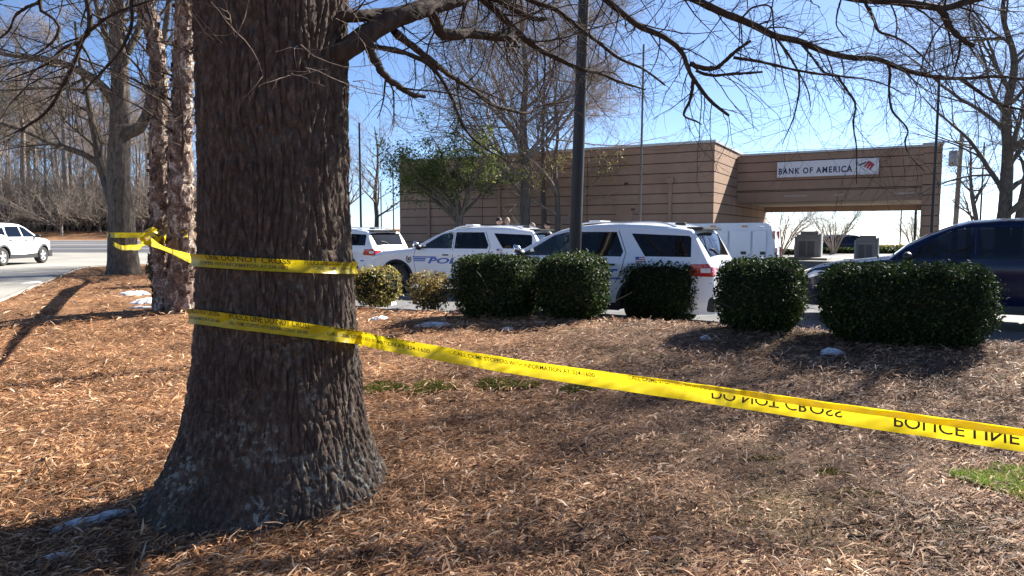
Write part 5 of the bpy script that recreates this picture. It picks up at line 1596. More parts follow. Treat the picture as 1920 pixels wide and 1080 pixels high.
def police_suv():
    car = Car(SUV)
    root = car.build('police_car', M['white_paint'], M['glass'], M['glass_tint'], M['rim_dark'])
    for side in (1, -1):
        # stripes, lettering, crest, flag
        def st(x0, x1, z0, z1): return [(x0, z0), (x1, z0), (x1, z1), (x0, z1)]
        car.patch('stripe', [st(1.10, .42, .945, .975)], M['blue_decal'], .0025, root, side)
        car.patch('stripe', [st(1.08, .72, .89, .93)], M['blue_decal'], .0025, root, side)
        car.patch('stripe', [st(1.08, .74, .845, .875)], M['blue_decal'], .0025, root, side)
        car.patch('stripe', [st(-.66, -.95, .945, .975)], M['blue_decal'], .0025, root, side)
        car.patch('stripe', [st(-.70, -1.0, .80, .83)], M['blue_decal'], .0025, root, side)
        xs = (.66, -.88) if side > 0 else (-.88, .66)
        text_on_side(car, 'POLICE', xs[0], xs[1], .80, .14, M['blue_decal'], root, side, 'lettering', .25, .03)
        bm = bmesh.new()
        for i, (r0, r1, sg) in enumerate(((.0, .05, 0), (.065, .10, 1))):
            k = 20
            for j in range(k):
                if sg and 3 < j < 7: continue
                a0, a1 = 2 * math.pi * j / k, 2 * math.pi * (j + 1) / k
                q = []
                for rr, aa in ((r0, a0), (r1, a0), (r1, a1), (r0, a1)):
                    x = 1.22 + rr * math.cos(aa) * .85; z = .90 + rr * math.sin(aa)
                    q.append((x, side * (float(car.W(x, z)) + .003), z))
                vs = [bm.verts.new(p) for p in q]
                bm.faces.new(vs)
        link_mesh('crest', bm_mesh('crest', bm), M['grey_dark'], root)
        fl = lambda i, c: car.patch('flag_stripe', [st(-1.26, -1.42, 1.10 + i * .018, 1.115 + i * .018)], c, .0025, root, side, 2)
        for i in range(5): fl(i, M['red_decal'] if i % 2 == 0 else M['white_decal'])
        car.patch('flag_canton', [st(-1.26, -1.325, 1.145, 1.188)], M['blue_decal'], .004, root, side, 2)
        car.patch('fuel_trim', [st(-2.0, -2.12, .70, .74)], M['blue_decal'], .003, root, side, 2)
        # clear and blue lamp lens in the tail light
        car.patch('reverse_lamp', [st(-2.33, -2.47, .945, 1.02)], M['clear_lamp'], .012, root, side, 3)
        # spot lamp on the pillar
        m = lathe_mesh('spot_lamp', [(.01, -.09), (.05, -.075), (.075, -.02), (.08, .03), (.07, .045), (.005, .05)], 18, 'y')
        o = link_mesh('spot_lamp', m, M['chrome'], root, True); o.location = (1.02, side * 1.0, 1.29); o.rotation_euler = (0, 0, -.9 * side)
        # roof rail
        P = np.array([(.05, side * .68, 1.695), (-.05, side * .68, 1.725), (-.9, side * .685, 1.757), (-1.75, side * .68, 1.715), (-1.85, side * .68, 1.68)])
        P = spline(P, 20); V, F = tubes(P[None], np.full((1, 20), .016), 6)
        link_mesh('roof_rail', np_mesh('roof_rail', V, F), M['white_paint'], root, True)
    # spoiler, rear bumper, grille, antenna, wiper
    bm = bmesh.new(); add_box(bm, (-2.14, 0, 1.655), (.30, 1.30, .05)); bmesh.ops.bevel(bm, geom=list(bm.edges), offset=.02, segments=2, affect='EDGES')
    link_mesh('rear_spoiler', bm_mesh('rear_spoiler', bm), M['black_plastic'], root)
    box_obj('bumper', (-2.47, 0, .43), (.16, 1.72, .24), M['black_plastic'], root, 0, .05)
    box_obj('bumper', (2.44, 0, .40), (.20, 1.55, .22), M['black_plastic'], root, 0, .05)
    box_obj('grille', (2.515, 0, .74), (.03, 1.05, .20), M['black_plastic'], root, 0, .01)
    box_obj('tailgate_trim', (-2.52, 0, 1.0), (.02, 1.0, .05), M['black_plastic'], root, 0, .005)
    box_obj('light_bar', (-.2, 0, 1.79), (.22, .5, .035), M['white_paint'], root, 0, .012)
    box_obj('antenna', (-1.75, .1, 1.735), (.18, .09, .06), M['black_plastic'], root, 0, .02)
    P = np.array([(-2.41, .05, 1.215), (-2.36, .22, 1.30), (-2.35, .38, 1.32)]); V, F = tubes(spline(P, 8)[None], np.full((1, 8), .012), 5)
    link_mesh('wiper', np_mesh('wiper', V, F), M['black_plastic'], root)
    P = np.array([(.35, .3, 1.66), (.33, .3, 1.9), (.31, .3, 2.15)]); 
    return root
def place(o, x, y, deg, z=0.0):
    o.location = (x, y, z); o.rotation_euler = (0, 0, math.radians(deg))
suv = police_suv()
GP = 'white police cars parked in the lot'
tag(suv, 'nearest white police car, right behind the row of clipped hedges', 'police car', GP)
place(suv, 1.46, 13.03, 150)
c = copy_tree(suv); place(c, -1.23, 18.75, 160); c['label'] = 'middle white police car with blue POLICE lettering behind the brown shrub'
c = copy_tree(suv); place(c, -5.99, 23.5, 150); c['label'] = 'farthest white police car, half hidden by the big trunk, rear lamps showing'

NAVY = dict(SUV); NAVY['belt'] = 1.09; NAVY['cowl'] = 1.10
NAVY['top'] = [(2.52, .58), (2.50, .72), (2.44, .85), (2.30, .92), (2.0, .985), (1.5, 1.045), (1.15, 1.095)] + SUV['top'][7:]
NAVY['side_windows'] = [([(1.0, 1.11), (.30, 1.545), (.06, 1.60), (-.02, 1.60), (-.02, 1.11)], 'f'), ([(-.09, 1.11), (-.09, 1.605), (-.86, 1.60), (-1.03, 1.24), (-1.0, 1.11)], 'r'), SUV['side_windows'][2]]
NAVY['lamps'] = [('headlight', [(2.40, .74), (2.06, .85), (2.06, .90), (2.30, .87), (2.42, .80)], 'clear_lamp'), SUV['lamps'][1]]
NAVY['mirror'] = (.88, 1.10)
car = Car(NAVY)
navy = car.build('navy_car', M['navy_paint'], M['glass_tint'], M['glass_tint'], M['rim_dark'])
bm = bmesh.new(); add_box(bm, (-2.14, 0, 1.655), (.30, 1.30, .05)); link_mesh('rear_spoiler', bm_mesh('rear_spoiler', bm), M['black_plastic'], navy)
box_obj('bumper', (2.44, 0, .40), (.20, 1.55, .22), M['black_plastic'], navy, 0, .05)
box_obj('bumper', (-2.47, 0, .43), (.16, 1.72, .24), M['black_plastic'], navy, 0, .05)
box_obj('grille', (2.515, 0, .72), (.03, 1.15, .26), M['galv'], navy, 0, .01)
tag(navy, 'dark navy car parked behind the broadest hedge at the right edge', 'car')
h = np.array([math.cos(math.radians(150)), math.sin(math.radians(150))]); lf = np.array([-h[1], h[0]])
pc = np.array([5.34, 12.5]) - 2.45 * h - .95 * lf
place(navy, pc[0], pc[1], 150); navy.scale = (1.02, 1.02, 1.04)

CROSS = dict(h=1.60, belt=1.05, tumble=.22, sill=.25, rw=.335, arch=.40, lip=.055, rock=.18, round=.10, cowl=.95,
    top=[(2.15, .55), (2.13, .78), (2.02, .90), (1.7, .98), (1.25, 1.03), (1.0, 1.06), (.7, 1.25), (.35, 1.46), (.1, 1.555), (-.3, 1.59), (-.9, 1.59), (-1.5, 1.555), (-1.75, 1.50), (-1.95, 1.25), (-2.08, 1.02), (-2.14, .9), (-2.16, .55)],
    plan=[(2.15, .55), (2.08, .70), (1.9, .81), (1.5, .865), (0, .885), (-1.4, .875), (-1.9, .82), (-2.1, .75), (-2.16, .66)],
    axles=(1.32, -1.32),
    side_windows=[([(.78, 1.07), (.30, 1.39), (.12, 1.46), (-.05, 1.47), (-.05, 1.07)], 'f'), ([(-.13, 1.07), (-.13, 1.475), (-.95, 1.46), (-1.05, 1.20), (-1.02, 1.07)], 'r'), ([(-1.12, 1.12), (-1.08, 1.42), (-1.5, 1.38), (-1.55, 1.2)], 'r')],
    screens=[((.95, .30, .70), 'windshield', 'f'), ((-1.78, -2.02, .62), 'rear_window', 'r')],
    lamps=[('headlight', [(2.05, .74), (1.72, .82), (1.72, .88), (2.0, .85)], 'clear_lamp'), ('taillight', [(-1.85, .85), (-1.95, 1.0), (-2.12, 1.0), (-2.12, .82)], 'red_lamp')],
    doors=[[(.85, 1.05), (.90, .8), (.82, .42)], [(-.09, 1.47), (-.09, .42)], [(-1.0, 1.3), (-.98, .9), (-.85, .6)]],
    handles=[(.08, .93), (-.88, .95)], mirror=(.72, 1.06), mirror_black=True, seats=(.15, -.7))
car = Car(CROSS)
wc = car.build('white_car', M['white_paint'], M['glass_tint'], M['glass_tint'], M['rim_silver'])
tag(wc, 'small white crossover with black sills driving off along the driveway at the left edge', 'car')
fa = np.array([-19.2, 28.3]); dr = math.radians(96)
place(wc, fa[0] - 1.32 * math.cos(dr) - .76 * math.sin(dr) * 1.0 + 0.0, fa[1] - 1.32 * math.sin(dr) + .76 * math.cos(dr), 96, float(g(-19, 27)) + .032)

dk = copy_tree(navy); dk.name = 'dark_car'
place(dk, (1552 - 960) / FPX * 57, 57, 178, -.35)
dk['label'] = 'dark distant car parked behind the hedge beyond the drive-through'

def box_truck():
    r = empty('box_truck'); tag(r, 'white utility truck with a tall panelled box behind the nearest police car', 'truck')
    # cab
    CAB = dict(SUV); car = Car(SUV)
    bm = bmesh.new()
    prof = [(2.9, .45), (2.92, .9), (2.75, 1.02), (1.85, 1.10), (1.35, 1.62), (1.15, 1.70), (.35, 1.70), (.30, .45)]
    vs = [[bm.verts.new((x, sy * (.95 if z < 1.15 else .80), z)) for x, z in prof] for sy in (1, -1)]
    bm.faces.new(vs[0]); bm.faces.new(vs[1][::-1])
    for i in range(len(prof)):
        j = (i + 1) % len(prof); bm.faces.new((vs[0][j], vs[0][i], vs[1][i], vs[1][j]))
    bmesh.ops.recalc_face_normals(bm, faces=bm.faces[:])
    bmesh.ops.bevel(bm, geom=list(bm.edges), offset=.04, segments=2, affect='EDGES')
    link_mesh('cab', bm_mesh('cab', bm), M['box_white'], r, True, 35)
    for sy in (1, -1):
        bm = bmesh.new()
        f = [bm.verts.new((x, sy * (.953 if z < 1.2 else .83), z)) for x, z in ((1.62, 1.16), (1.28, 1.58), (.5, 1.60), (.5, 1.16))]
        bm.faces.new(f); link_mesh('window', bm_mesh('window', bm), M['glass_tint'], r)
    # box: rounded over the top rear edge
    prof = [(.26, .55), (.26, 1.86), (-2.55, 1.88), (-2.70, 1.82), (-2.84, 1.30), (-2.88, .55)]
    bm = bmesh.new()
    vs = [[bm.verts.new((x, sy * (1.0 if z < 1.7 else .93), z)) for x, z in prof] for sy in (1, -1)]
    bm.faces.new(vs[0]); bm.faces.new(vs[1][::-1])
    for i in range(len(prof)):
        j = (i + 1) % len(prof); bm.faces.new((vs[0][j], vs[0][i], vs[1][i], vs[1][j]))
    bmesh.ops.recalc_face_normals(bm, faces=bm.faces[:])
    bmesh.ops.bevel(bm, geom=list(bm.edges), offset=.03, segments=2, affect='EDGES')
    link_mesh('box', bm_mesh('box', bm), M['box_white'], r, True, 30)
    for sy in (1, -1):
        for x0, x1 in ((.2, -.7), (-.72, -1.55), (-1.57, -2.2), (-2.22, -2.62)):
            o = box_obj('panel_door', ((x0 + x1) / 2, sy * 1.003, 1.13), (abs(x1 - x0) - .03, .02, 1.04), M['box_white'], r, 0, .006)
            h_ = box_obj('latch', ((x0 + x1) / 2 - .1, sy * 1.018, 1.0), (.15, .02, .09), M['black_plastic'], o, 0, .005)
        for x in (-.1, -1.1, -2.0, -2.5):
            box_obj('marker_lamp', (x, sy * .985, 1.775), (.16, .03, .06), M['amber_lamp'] if x > -2.3 else M['clear_lamp'], r, 0, .006)
        box_obj('taillight', (-2.87, sy * .88, .98), (.06, .15, .34), M['red_lamp'], r, 0, .01)
        box_obj('taillight', (-2.80, sy * .86, 1.52), (.07, .17, .24), M['red_lamp'], r, 0, .02)
        for x in (2.1, -1.7):
            m = lathe_mesh('wheel', [(.02, .1), (.2, .11), (.24, .12), (.36, .12), (.39, .08), (.39, -.1), (.2, -.12)], 24, 'y')
            o = link_mesh('wheel', m, M['tyre'], r, True, 40); o.location = (x, sy * .82, .39); o.rotation_euler = (0, 0, 0 if sy > 0 else math.pi)
    box_obj('chassis', (0, 0, .5), (5.4, 1.2, .2), M['black_plastic'], r)
    box_obj('bumper', (-2.95, 0, .52), (.16, 1.9, .16), M['chrome'], r, 0, .03)
    hd = math.radians(155); h = np.array([math.cos(hd), math.sin(hd)]); lf = np.array([-h[1], h[0]])
    p = np.array([(1442 - 960) / FPX * 20, 20]) + 2.7 * h - 1.0 * lf
    place(r, p[0], p[1], 155)
box_truck()

# ------------------------------------------------------------------ people behind the middle police car (only their heads clear its roof)
def person(px, Y, ztop, label, hairm, top, facing, cap=False):
    H = 1.80; z0 = ztop - H; x = (px - 960) / FPX * Y
    r = empty('person', (x, Y, z0), facing); tag(r, label, 'person')
    sk = [((0, 0, .95), .15), ((0, 0, 1.2), .15), ((0, 0, 1.42), .14), ((0, .0, 1.52), .06), ((0, .01, 1.60), .055),
          ((.19, 0, 1.43), .065), ((.26, .02, 1.14), .05), ((.24, .12, .92), .04), ((-.19, 0, 1.43), .065), ((-.26, .02, 1.14), .05), ((-.24, .12, .92), .04),
          ((.10, 0, .88), .10), ((.11, .02, .48), .068), ((.12, -.02, .07), .048), ((.13, .14, .03), .04),
          ((-.10, 0, .88), .10), ((-.11, .02, .48), .068), ((-.12, -.02, .07), .048), ((-.13, .14, .03), .04)]
    ed = [(0, 1), (1, 2), (2, 3), (3, 4), (2, 5), (5, 6), (6, 7), (2, 8), (8, 9), (9, 10), (0, 11), (11, 12), (12, 13), (13, 14), (0, 15), (15, 16), (16, 17), (17, 18)]
    me = D.meshes.new('body'); me.from_pydata([p for p, _ in sk], ed, [])
    o = link_mesh('body', me, top, r)
    md = o.modifiers.new('skin', 'SKIN')
    for i, (_, rr) in enumerate(sk): me.skin_vertices[0].data[i].radius = (rr, rr)
    me.skin_vertices[0].data[0].use_root = True
    o.modifiers.new('sub', 'SUBSURF').levels = 1; o.modifiers['sub'].render_levels = 1
    bm = bmesh.new(); bmesh.ops.create_uvsphere(bm, u_segments=20, v_segments=14, radius=1)
    for v in bm.verts:
        cz = v.co.z; jaw = 1 - .28 * max(0, -cz)
        v.co = Vector((v.co.x * .075 * jaw, v.co.y * .095 * (1 - .12 * max(0, -cz)) + .015, 1.68 + cz * .118))
    for sx in (1, -1): add_box(bm, (sx * .078, 0, 1.675), (.016, .04, .06))
    add_box(bm, (0, .118, 1.66), (.022, .03, .045)); add_box(bm, (0, .098, 1.615), (.045, .012, .012))
    for sx in (1, -1): add_box(bm, (sx * .03, .102, 1.70), (.022, .01, .012))
    link_mesh('head', bm_mesh('head', bm), M['skin'], r, True, 50)
    bm = bmesh.new(); bmesh.ops.create_uvsphere(bm, u_segments=20, v_segments=12, radius=1)
    kill = []
    for v in bm.verts:
        if v.co.z < -.05 or (v.co.y > .55 and v.co.z < .55): kill.append(v)
    bmesh.ops.delete(bm, geom=kill, context='VERTS')
    for v in bm.verts: v.co = Vector((v.co.x * .084, v.co.y * .106 + .008, 1.685 + v.co.z * .126))
    if cap: add_box(bm, (0, .13, 1.745), (.12, .10, .012))
    link_mesh('cap' if cap else 'hair', bm_mesh('hair', bm), hairm, r, True)
bed = [( -1.6, 21.0), (3.2, 18.9 + 1.2), (4.0, 24.0), (-.6, 25.5)]
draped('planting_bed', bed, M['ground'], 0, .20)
curb_run('bed_curb', bed + [bed[0]], .16, .21, M['curb'], .3)
person(935, 21.6, 2.06, 'dark capped person seen above the middle police car\'s roof, facing right', M['hair_dark'], M['uniform'], -1.3, True)
person(951, 22.1, 2.07, 'fair haired person standing just right of the dark capped one', M['hair_fair'], M['khaki'], -.2)
person(998, 22.0, 1.90, 'lower head peeping over the car roof beside the tall tree trunk', M['hair_fair'], M['khaki'], 1.4)
person(1027, 22.2, 1.93, 'dark haired head above the car roof right of the tall tree trunk', M['hair_dark'], M['uniform'], .9)

# ------------------------------------------------------------------ the bank
BT = math.radians(29.5)
BU = np.array([-math.cos(BT), math.sin(BT)]); BN = np.array([math.sin(BT), math.cos(BT)])
B0 = np.array([(1335.5 - 960) / FPX * 32, 32.0])            # near corner of the main block
def bank():
    root = empty('bank_building', (B0[0], B0[1], 0), math.atan2(BU[1], BU[0]))
    tag(root, 'low tan banded bank building with a flat drive-through canopy and a white name sign', 'building')
    # local axes: +x along the front to the left (away), +y = ... local y = rot90(x) ; front normal is -BN
    # rot90(BU) = (-BU.y, BU.x) = (-sin, -cos) = -BN  -> local +y points to the viewer
    def P(s, n): return (s, -n)                              # s along wall to the left, n depth away
    HT = 5.80; BAND = .474
    def bands(nm, s0, s1, n0, n1, z0, z1, start=None, mat=None, inset=.014, skip=None):
        """stacked courses of a straight wall slab; each course is a piece, with a recessed dark joint behind"""
        mat = mat or M['stucco']
        cs, cn = (s0 + s1) / 2, (n0 + n1) / 2
        core = box_obj('wall_core', (cs, -cn, (z0 + z1) / 2), (abs(s1 - s0) - 2 * inset, abs(n1 - n0) - 2 * inset, z1 - z0), M['joint'], root)
        z = z1; first = True
        while z > z0 + .02:
            h = BAND if not first else (start or BAND)
            first = False
            zb = max(z0, z - h)
            gap = .042
            bm = bmesh.new(); add_box(bm, (cs, -cn, (zb + z) / 2), (abs(s1 - s0), abs(n1 - n0), max(.02, z - zb - gap)))
            link_mesh('wall_panel', bm_mesh('wall_panel', bm), mat, root)
            z = zb
    DEP = 13.8
    L = 18.2
    # main block: front skin and right return as bands, solid inside
    bands('main', 0, L, 0, DEP, 0, HT - .10, .36)
    box_obj('coping', (L / 2, -DEP / 2, HT - .04), (L + .10, DEP + .10, .12), M['coping'], root)
    # downspouts with heads, a wall hatch, small fittings
    def s_at(px):
        k = (px - 960) / FPX; return (k * B0[1] - B0[0]) / (BU[0] - k * BU[1])
    for px in (1255, 937, 806):
        s = s_at(px)
        d = box_obj('downspout', (s, .05, 2.0), (.16, .10, 4.0), M['stucco'], root, 0, .01)
        box_obj('rain_head', (s, .09, 4.05), (.34, .18, .26), M['stucco'], d, 0, .01)
    for px, wz in ((905, 0), (1100, 0)):
        s = s_at(px); box_obj('control_joint', (s, .0005, 2.6), (.03, .012, 5.0), M['joint'], root)
    s = s_at(964)
    dr = box_obj('service_door', (s, .02, 1.05), (1.05, .06, 2.1), M['stucco_lt'], root, 0, .008)
    s = s_at(1170); box_obj('wall_hatch', (s, .02, 2.35), (.85, .06, .55), M['stucco'], root, 0, .008)
    for px, z in ((1173, 3.98), (1186, 2.72)):
        s = s_at(px); box_obj('wall_fitting', (s, .06, z), (.16, .12, .08), M['black_plastic'], root, 0, .01)
    # canopy: front beam, soffit, back beam, right hand pillars
    n0 = 4.9
    s_r = (lambda k, A: (k * A[1] - A[0]) / (BU[0] - k * BU[1]))((1752 - 960) / FPX, B0 + BN * n0)
    CH = 5.62
    ZB = 3.27
    bands('beam', s_r + .0, -.003, n0, n0 + .45, ZB + .40, CH - .1, .36)
    o = box_obj('fascia', ((s_r + .62) / 2, -(n0 + .25), ZB + .13), (abs(s_r) - .63, .46, .52), M['stucco'], root)
    for a_, b_ in ((.22, .42), (.50, .58), (.78, .93)):
        sg = s_r * 1.0
        box_obj('clearance_plate', (s_r * (a_ + b_) / 2, -(n0 + .015), ZB + .16), (abs(s_r) * (b_ - a_) * .6, .02, .08), M['stucco_lt'], root)
    bm = bmesh.new()
    add_box(bm, (s_r / 2, -(n0 + .46 + (DEP - n0 - .92) / 2), ZB - .02), (abs(s_r) - .02, DEP - n0 - .92, .10))
    link_mesh('soffit', bm_mesh('soffit', bm), M['stucco_lt'], root)
    box_obj('roof_deck', (s_r / 2, -(n0 + .46 + (DEP - n0 - .92) / 2), CH - .5), (abs(s_r) - .03, DEP - n0 - .93, .12), M['coping'], root)
    box_obj('back_beam', (s_r / 2, -(DEP - .25), (2.87 + CH - .6) / 2), (abs(s_r) - .01, .42, CH - .6 - 2.87), M['stucco'], root)
    box_obj('coping', (s_r / 2 - .05, -(n0 + .2), CH - .05), (abs(s_r) - .12, .56, .10), M['coping'], root)
    # right pillar, then the shorter pier behind it
    bands('pillar', s_r - .12, s_r + .62, n0 - .06, n0 + .85, 0, CH - .02, .38)
    box_obj('coping', (s_r + .25, -(n0 + .395), CH + .02), (.84, 1.0, .09), M['coping'], root)
    bands('pier', s_r - .2, s_r + .45, DEP - 1.0, DEP, 0, CH - .25, .38)
    box_obj('coping', (s_r + .125, -(DEP - .5), CH - .2), (.72, 1.08, .09), M['coping'], root)
    box_obj('pier_strip', (s_r - .215, -(DEP - 1.01), 3.9), (.10, .05, .9), M['coping'], root, 0, .01)  # narrow pale upright strip at the pier's edge
    # name sign on the beam
    def s_on(px, nn):
        k = (px - 960) / FPX; A = B0 + BN * nn
        return (k * A[1] - A[0]) / (BU[0] - k * BU[1])
    s0, s1 = s_on(1453, n0), s_on(1641, n0)
    A = B0 + BN * n0
    Yc = (A + BU * (s0 + s1) / 2)[1]
    z0, z1 = U(1547, 330.5, Yc)[2], U(1547, 300.5, Yc)[2]
    fy = -n0 + .10
    sg = box_obj('name_sign', ((s0 + s1) / 2, fy, (z0 + z1) / 2), (abs(s1 - s0), .16, z1 - z0), M['sign_white'], root, 0, .02)
    me = font_mesh('BANK OF AMERICA', 1.0, .034, 1.25)
    co = np.empty(len(me.vertices) * 3); me.vertices.foreach_get('co', co); co = co.reshape(-1, 3)
    a, b = co[:, 0].min(), co[:, 0].max(); t = (co[:, 0] - a) / (b - a)
    sw = abs(s1 - s0); hh = z1 - z0
    xs = s0 - sw * .018 - t * sw * .735
    zz = z0 + hh * .22 + co[:, 1] / .7 * hh * .36
    me.vertices.foreach_set('co', np.stack([xs, np.full(len(xs), fy + .083), zz], 1).ravel()); me.update()
    link_mesh('lettering', me, M['sign_navy'], sg)
    # the flag mark: slanting woven bands, blue upper left, red lower right
    cx, cz = s0 - sw * .885, z0 + hh * .56
    ex = -sw * .085; ez = hh * .33
    def quad(pts, mat, nm='flag_band'):
        bm = bmesh.new()
        bm.faces.new([bm.verts.new((cx + u_ * ex, fy + .084, cz + v_ * ez)) for u_, v_ in pts])
        link_mesh(nm, bm_mesh(nm, bm), mat, sg)
    # red diagonals from lower left to upper right
    for k in range(3):
        o_ = k * .34
        quad([(-.35 + o_ * .9, -.25 - o_ * .75 + .0), (-.17 + o_ * .9, -.38 - o_ * .75), (.48 + o_ * .62, .62 - o_ * .72), (.20 + o_ * .62, .86 - o_ * .66)], M['sign_red'])
    for k in range(3):
        o_ = k * .26
        quad([(-1.0 + o_, .10 + o_ * .62), (-.86 + o_, -.06 + o_ * .55), (-.42 + o_ * .9, .22 + o_ * .60), (-.55 + o_ * .9, .40 + o_ * .62)], M['sign_navy'])
    # teller machines on their island under the canopy
    return root
bank()
def machine(px, py, Y, wpx, hpx, label):
    w_ = wpx / FPX * Y; h_ = hpx / FPX * Y; x = (px - 960) / FPX * Y
    z0 = .14
    r = empty('teller_machine', (x, Y, z0), math.atan2(BU[1], BU[0]) + math.pi); tag(r, label, 'teller machine', 'drive-through teller machines')
    box_obj('casing', (0, 0, h_ * .44), (w_ * .86, .75, h_ * .88), M['grey_machine'], r, 0, .03)
    box_obj('cap', (.06, .02, h_ * .94), (w_ * .66, .7, h_ * .12), M['grey_machine'], r, 0, .02)
    box_obj('side_panel', (-w_ * .47, 0, h_ * .40), (w_ * .07, .8, h_ * .80), M['galv'], r, 0, .01)
    box_obj('side_panel', (w_ * .47, 0, h_ * .46), (w_ * .07, .8, h_ * .92), M['galv'], r, 0, .01)
    box_obj('trim_rail', (0, -.385, h_ * .66), (w_ * .8, .03, .04), M['galv'], r)
    for sx in (-.2, .12):
        box_obj('front_panel', (sx * w_, -.385, h_ * .33), (w_ * .26, .02, h_ * .56), M['grey_dark'], r, 0, .005)
mi = empty('island_root'); D.objects.remove(mi)
y1 = 42.0
machine(1515, 485, y1, 46, 48, 'grey teller machine with a stepped top, left one under the drive-through canopy')
machine(1624, 485, y1 - 3.4, 40, 44, 'grey square teller machine, right one under the drive-through canopy')
for px, Y in ((1518, y1), (1626, y1 - 3.4)):
    o = box_obj('traffic_island', ((px - 960) / FPX * Y, Y, .07), (2.2, 3.2, .14), M['curb'], None, math.atan2(BU[1], BU[0]), .03)
    tag(o, kind='structure')

# hedges beyond the drive-through
def far_hedge(px0, px1, Y, ytop, label, seed, mat):
    x0, x1 = (px0 - 960) / FPX * Y, (px1 - 960) / FPX * Y
    rg = np.random.default_rng(seed)
    z0 = float(g((x0 + x1) / 2, Y)) if Y > 58 else 0.0
    zt = U((px0 + px1) / 2, ytop, Y)[2]
    r = empty('low_hedge', ((x0 + x1) / 2, Y, z0)); tag(r, label, 'hedge')
    H = zt - z0; n = 3000
    p = np.stack([rg.uniform(x0, x1, n) - (x0 + x1) / 2, rg.uniform(-.7, .7, n), H * rg.random(n) ** .6], 1)
    p[:, 2] += .05 * rg.normal(size=n)
    o = link_mesh('leaves', np_mesh('leaves', *leaves(p, np.full(n, .075), rg, .6)), mat, r); tag(o, kind='stuff')
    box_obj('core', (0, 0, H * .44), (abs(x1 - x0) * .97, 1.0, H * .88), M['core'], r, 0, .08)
far_hedge(1535, 1608, 54, 466, 'low dark hedge between the two teller machines', 1, M['leaf_dark'])
far_hedge(1640, 1760, 54, 465, 'low dark hedge right of the teller machines', 2, M['leaf_dark'])
far_hedge(1462, 1487, 51, 470, 'small dark hedge left of the teller machines', 3, M['leaf_dark'])
far_hedge(1600, 1770, 58.5, 460, 'sunlit yellow grass bank beyond the drive-through hedges', 4, M['leaf_yellow'])

# ------------------------------------------------------------------ poles
def pole(name, label, base, topz, r0, r1, mat, group=None, k=16, lean=(0, 0), cap=True, foot=True):
    r = empty(name, base); tag(r, label, 'pole', group)
    H = topz - base[2]
    P = np.array([[0, 0, -.1], [lean[0] * .5, lean[1] * .5, H * .5], [lean[0], lean[1], H]])
    V, F = tubes(spline(P, 14)[None], np.linspace(r0, r1, 14)[None], k)
    link_mesh('shaft', np_mesh('shaft', V, F), mat, r, True)
    if foot: box_obj('base_plate', (0, 0, .02), (r0 * 3.4, r0 * 3.4, .05), mat, r, 0, .01)
    return r
b = np.array([(1073.5 - 960) / FPX * 11.55, 11.55]); gz = float(g(b[0], b[1]))
lp = pole('light_pole', 'thick dark round light pole rising out of the rounded hedge', (b[0], b[1], gz - .05), 7.5, .108, .085, M['pole'], None, 24, (.22, 0))
V, F = tubes(np.array([[[.22, 0, 7.2], [.8, .3, 7.4], [1.3, .5, 7.45]]]), np.full((1, 3), .04), 8)
link_mesh('arm', np_mesh('arm', V, F), M['pole'], lp, True)
box_obj('lamp_head', (1.5, .58, 7.45), (.5, .3, .12), M['pole'], lp, .36, .03)
p2 = pole('slim_pole', 'slim dark pole in front of the bank\'s long wall, right of the light pole', lotpt(1198, 25), 8.2, .045, .036, M['pole_grey'], None, 12, (.06, 0))
p3 = pole('slim_pole', 'slim dark pole in front of the bank\'s right hand pillar', lotpt(1744, 24), 6.9, .05, .04, M['pole'], None, 12, (.02, 0))
p4 = pole('slim_pole', 'slim dark pole left of the bare tree beside the bank\'s left end', lotpt(678, 36), 7.2, .06, .05, M['pole'], None, 10)
p5 = pole('slim_pole', 'thinnest grey pole nearest the bank\'s left corner', lotpt(739, 46), 6.0, .045, .04, M['pole_grey'], None, 8)
p6 = pole('slim_pole', 'thin grey pole between the bare tree and the bank\'s left corner', lotpt(716, 47), 5.0, .045, .04, M['pole_grey'], None, 8)
p7 = pole('slim_pole', 'thin grey pole seen through the drive-through left of its right pillar', lotpt(1686, 60, -.2), 6.0, .06, .05, M['pole_grey'], None, 8)
p8 = pole('slim_pole', 'dark pole close beside the drive-through\'s right pillar', lotpt(1713, 50), 5.2, .09, .08, M['pole'], None, 8)
up = pole('utility_pole', 'weathered wooden utility pole with a grey transformer right of the bank', lotpt(1787, 46), 8.05, .17, .12, M['wood'], None, 12, (.16, 0), True, False)
m = lathe_mesh('transformer', [(.02, 0), (.24, .0), (.26, .05), (.26, .92), (.22, .99), (.02, 1.02)], 18)
o = link_mesh('transformer', m, M['galv'], up, True, 40); o.location = (-.42, -.15, 5.95)
for dz in (.0,):
    V, F = tubes(np.array([[[-.45, -.1, 7.2 + dz], [-.42, -.12, 7.0], [-.42, -.15, 6.9]]]), np.full((1, 3), .03), 6)
    link_mesh('bushing', np_mesh('bushing', V, F), M['galv'], up)
box_obj('crossarm', (.15, 0, 7.55), (1.1, .1, .1), M['wood'], up)
sl = pole('street_lamp', 'thin dark street lamp with a short arm behind the utility pole', lotpt(1834, 50), 8.0, .07, .05, M['pole'], None, 10)
V, F = tubes(np.array([[[0, 0, 4.75], [-.25, 0, 4.82], [-.45, 0, 4.8]]]), np.full((1, 3), .02), 6)
link_mesh('arm', np_mesh('arm', V, F), M['pole'], sl)
m = lathe_mesh('lamp_head', [(.01, .08), (.12, .05), (.24, .0), (.22, -.05), (.02, -.06)], 16)
o = link_mesh('lamp_head', m, M['pole'], sl, True); o.location = (-.42, 0, 4.62)
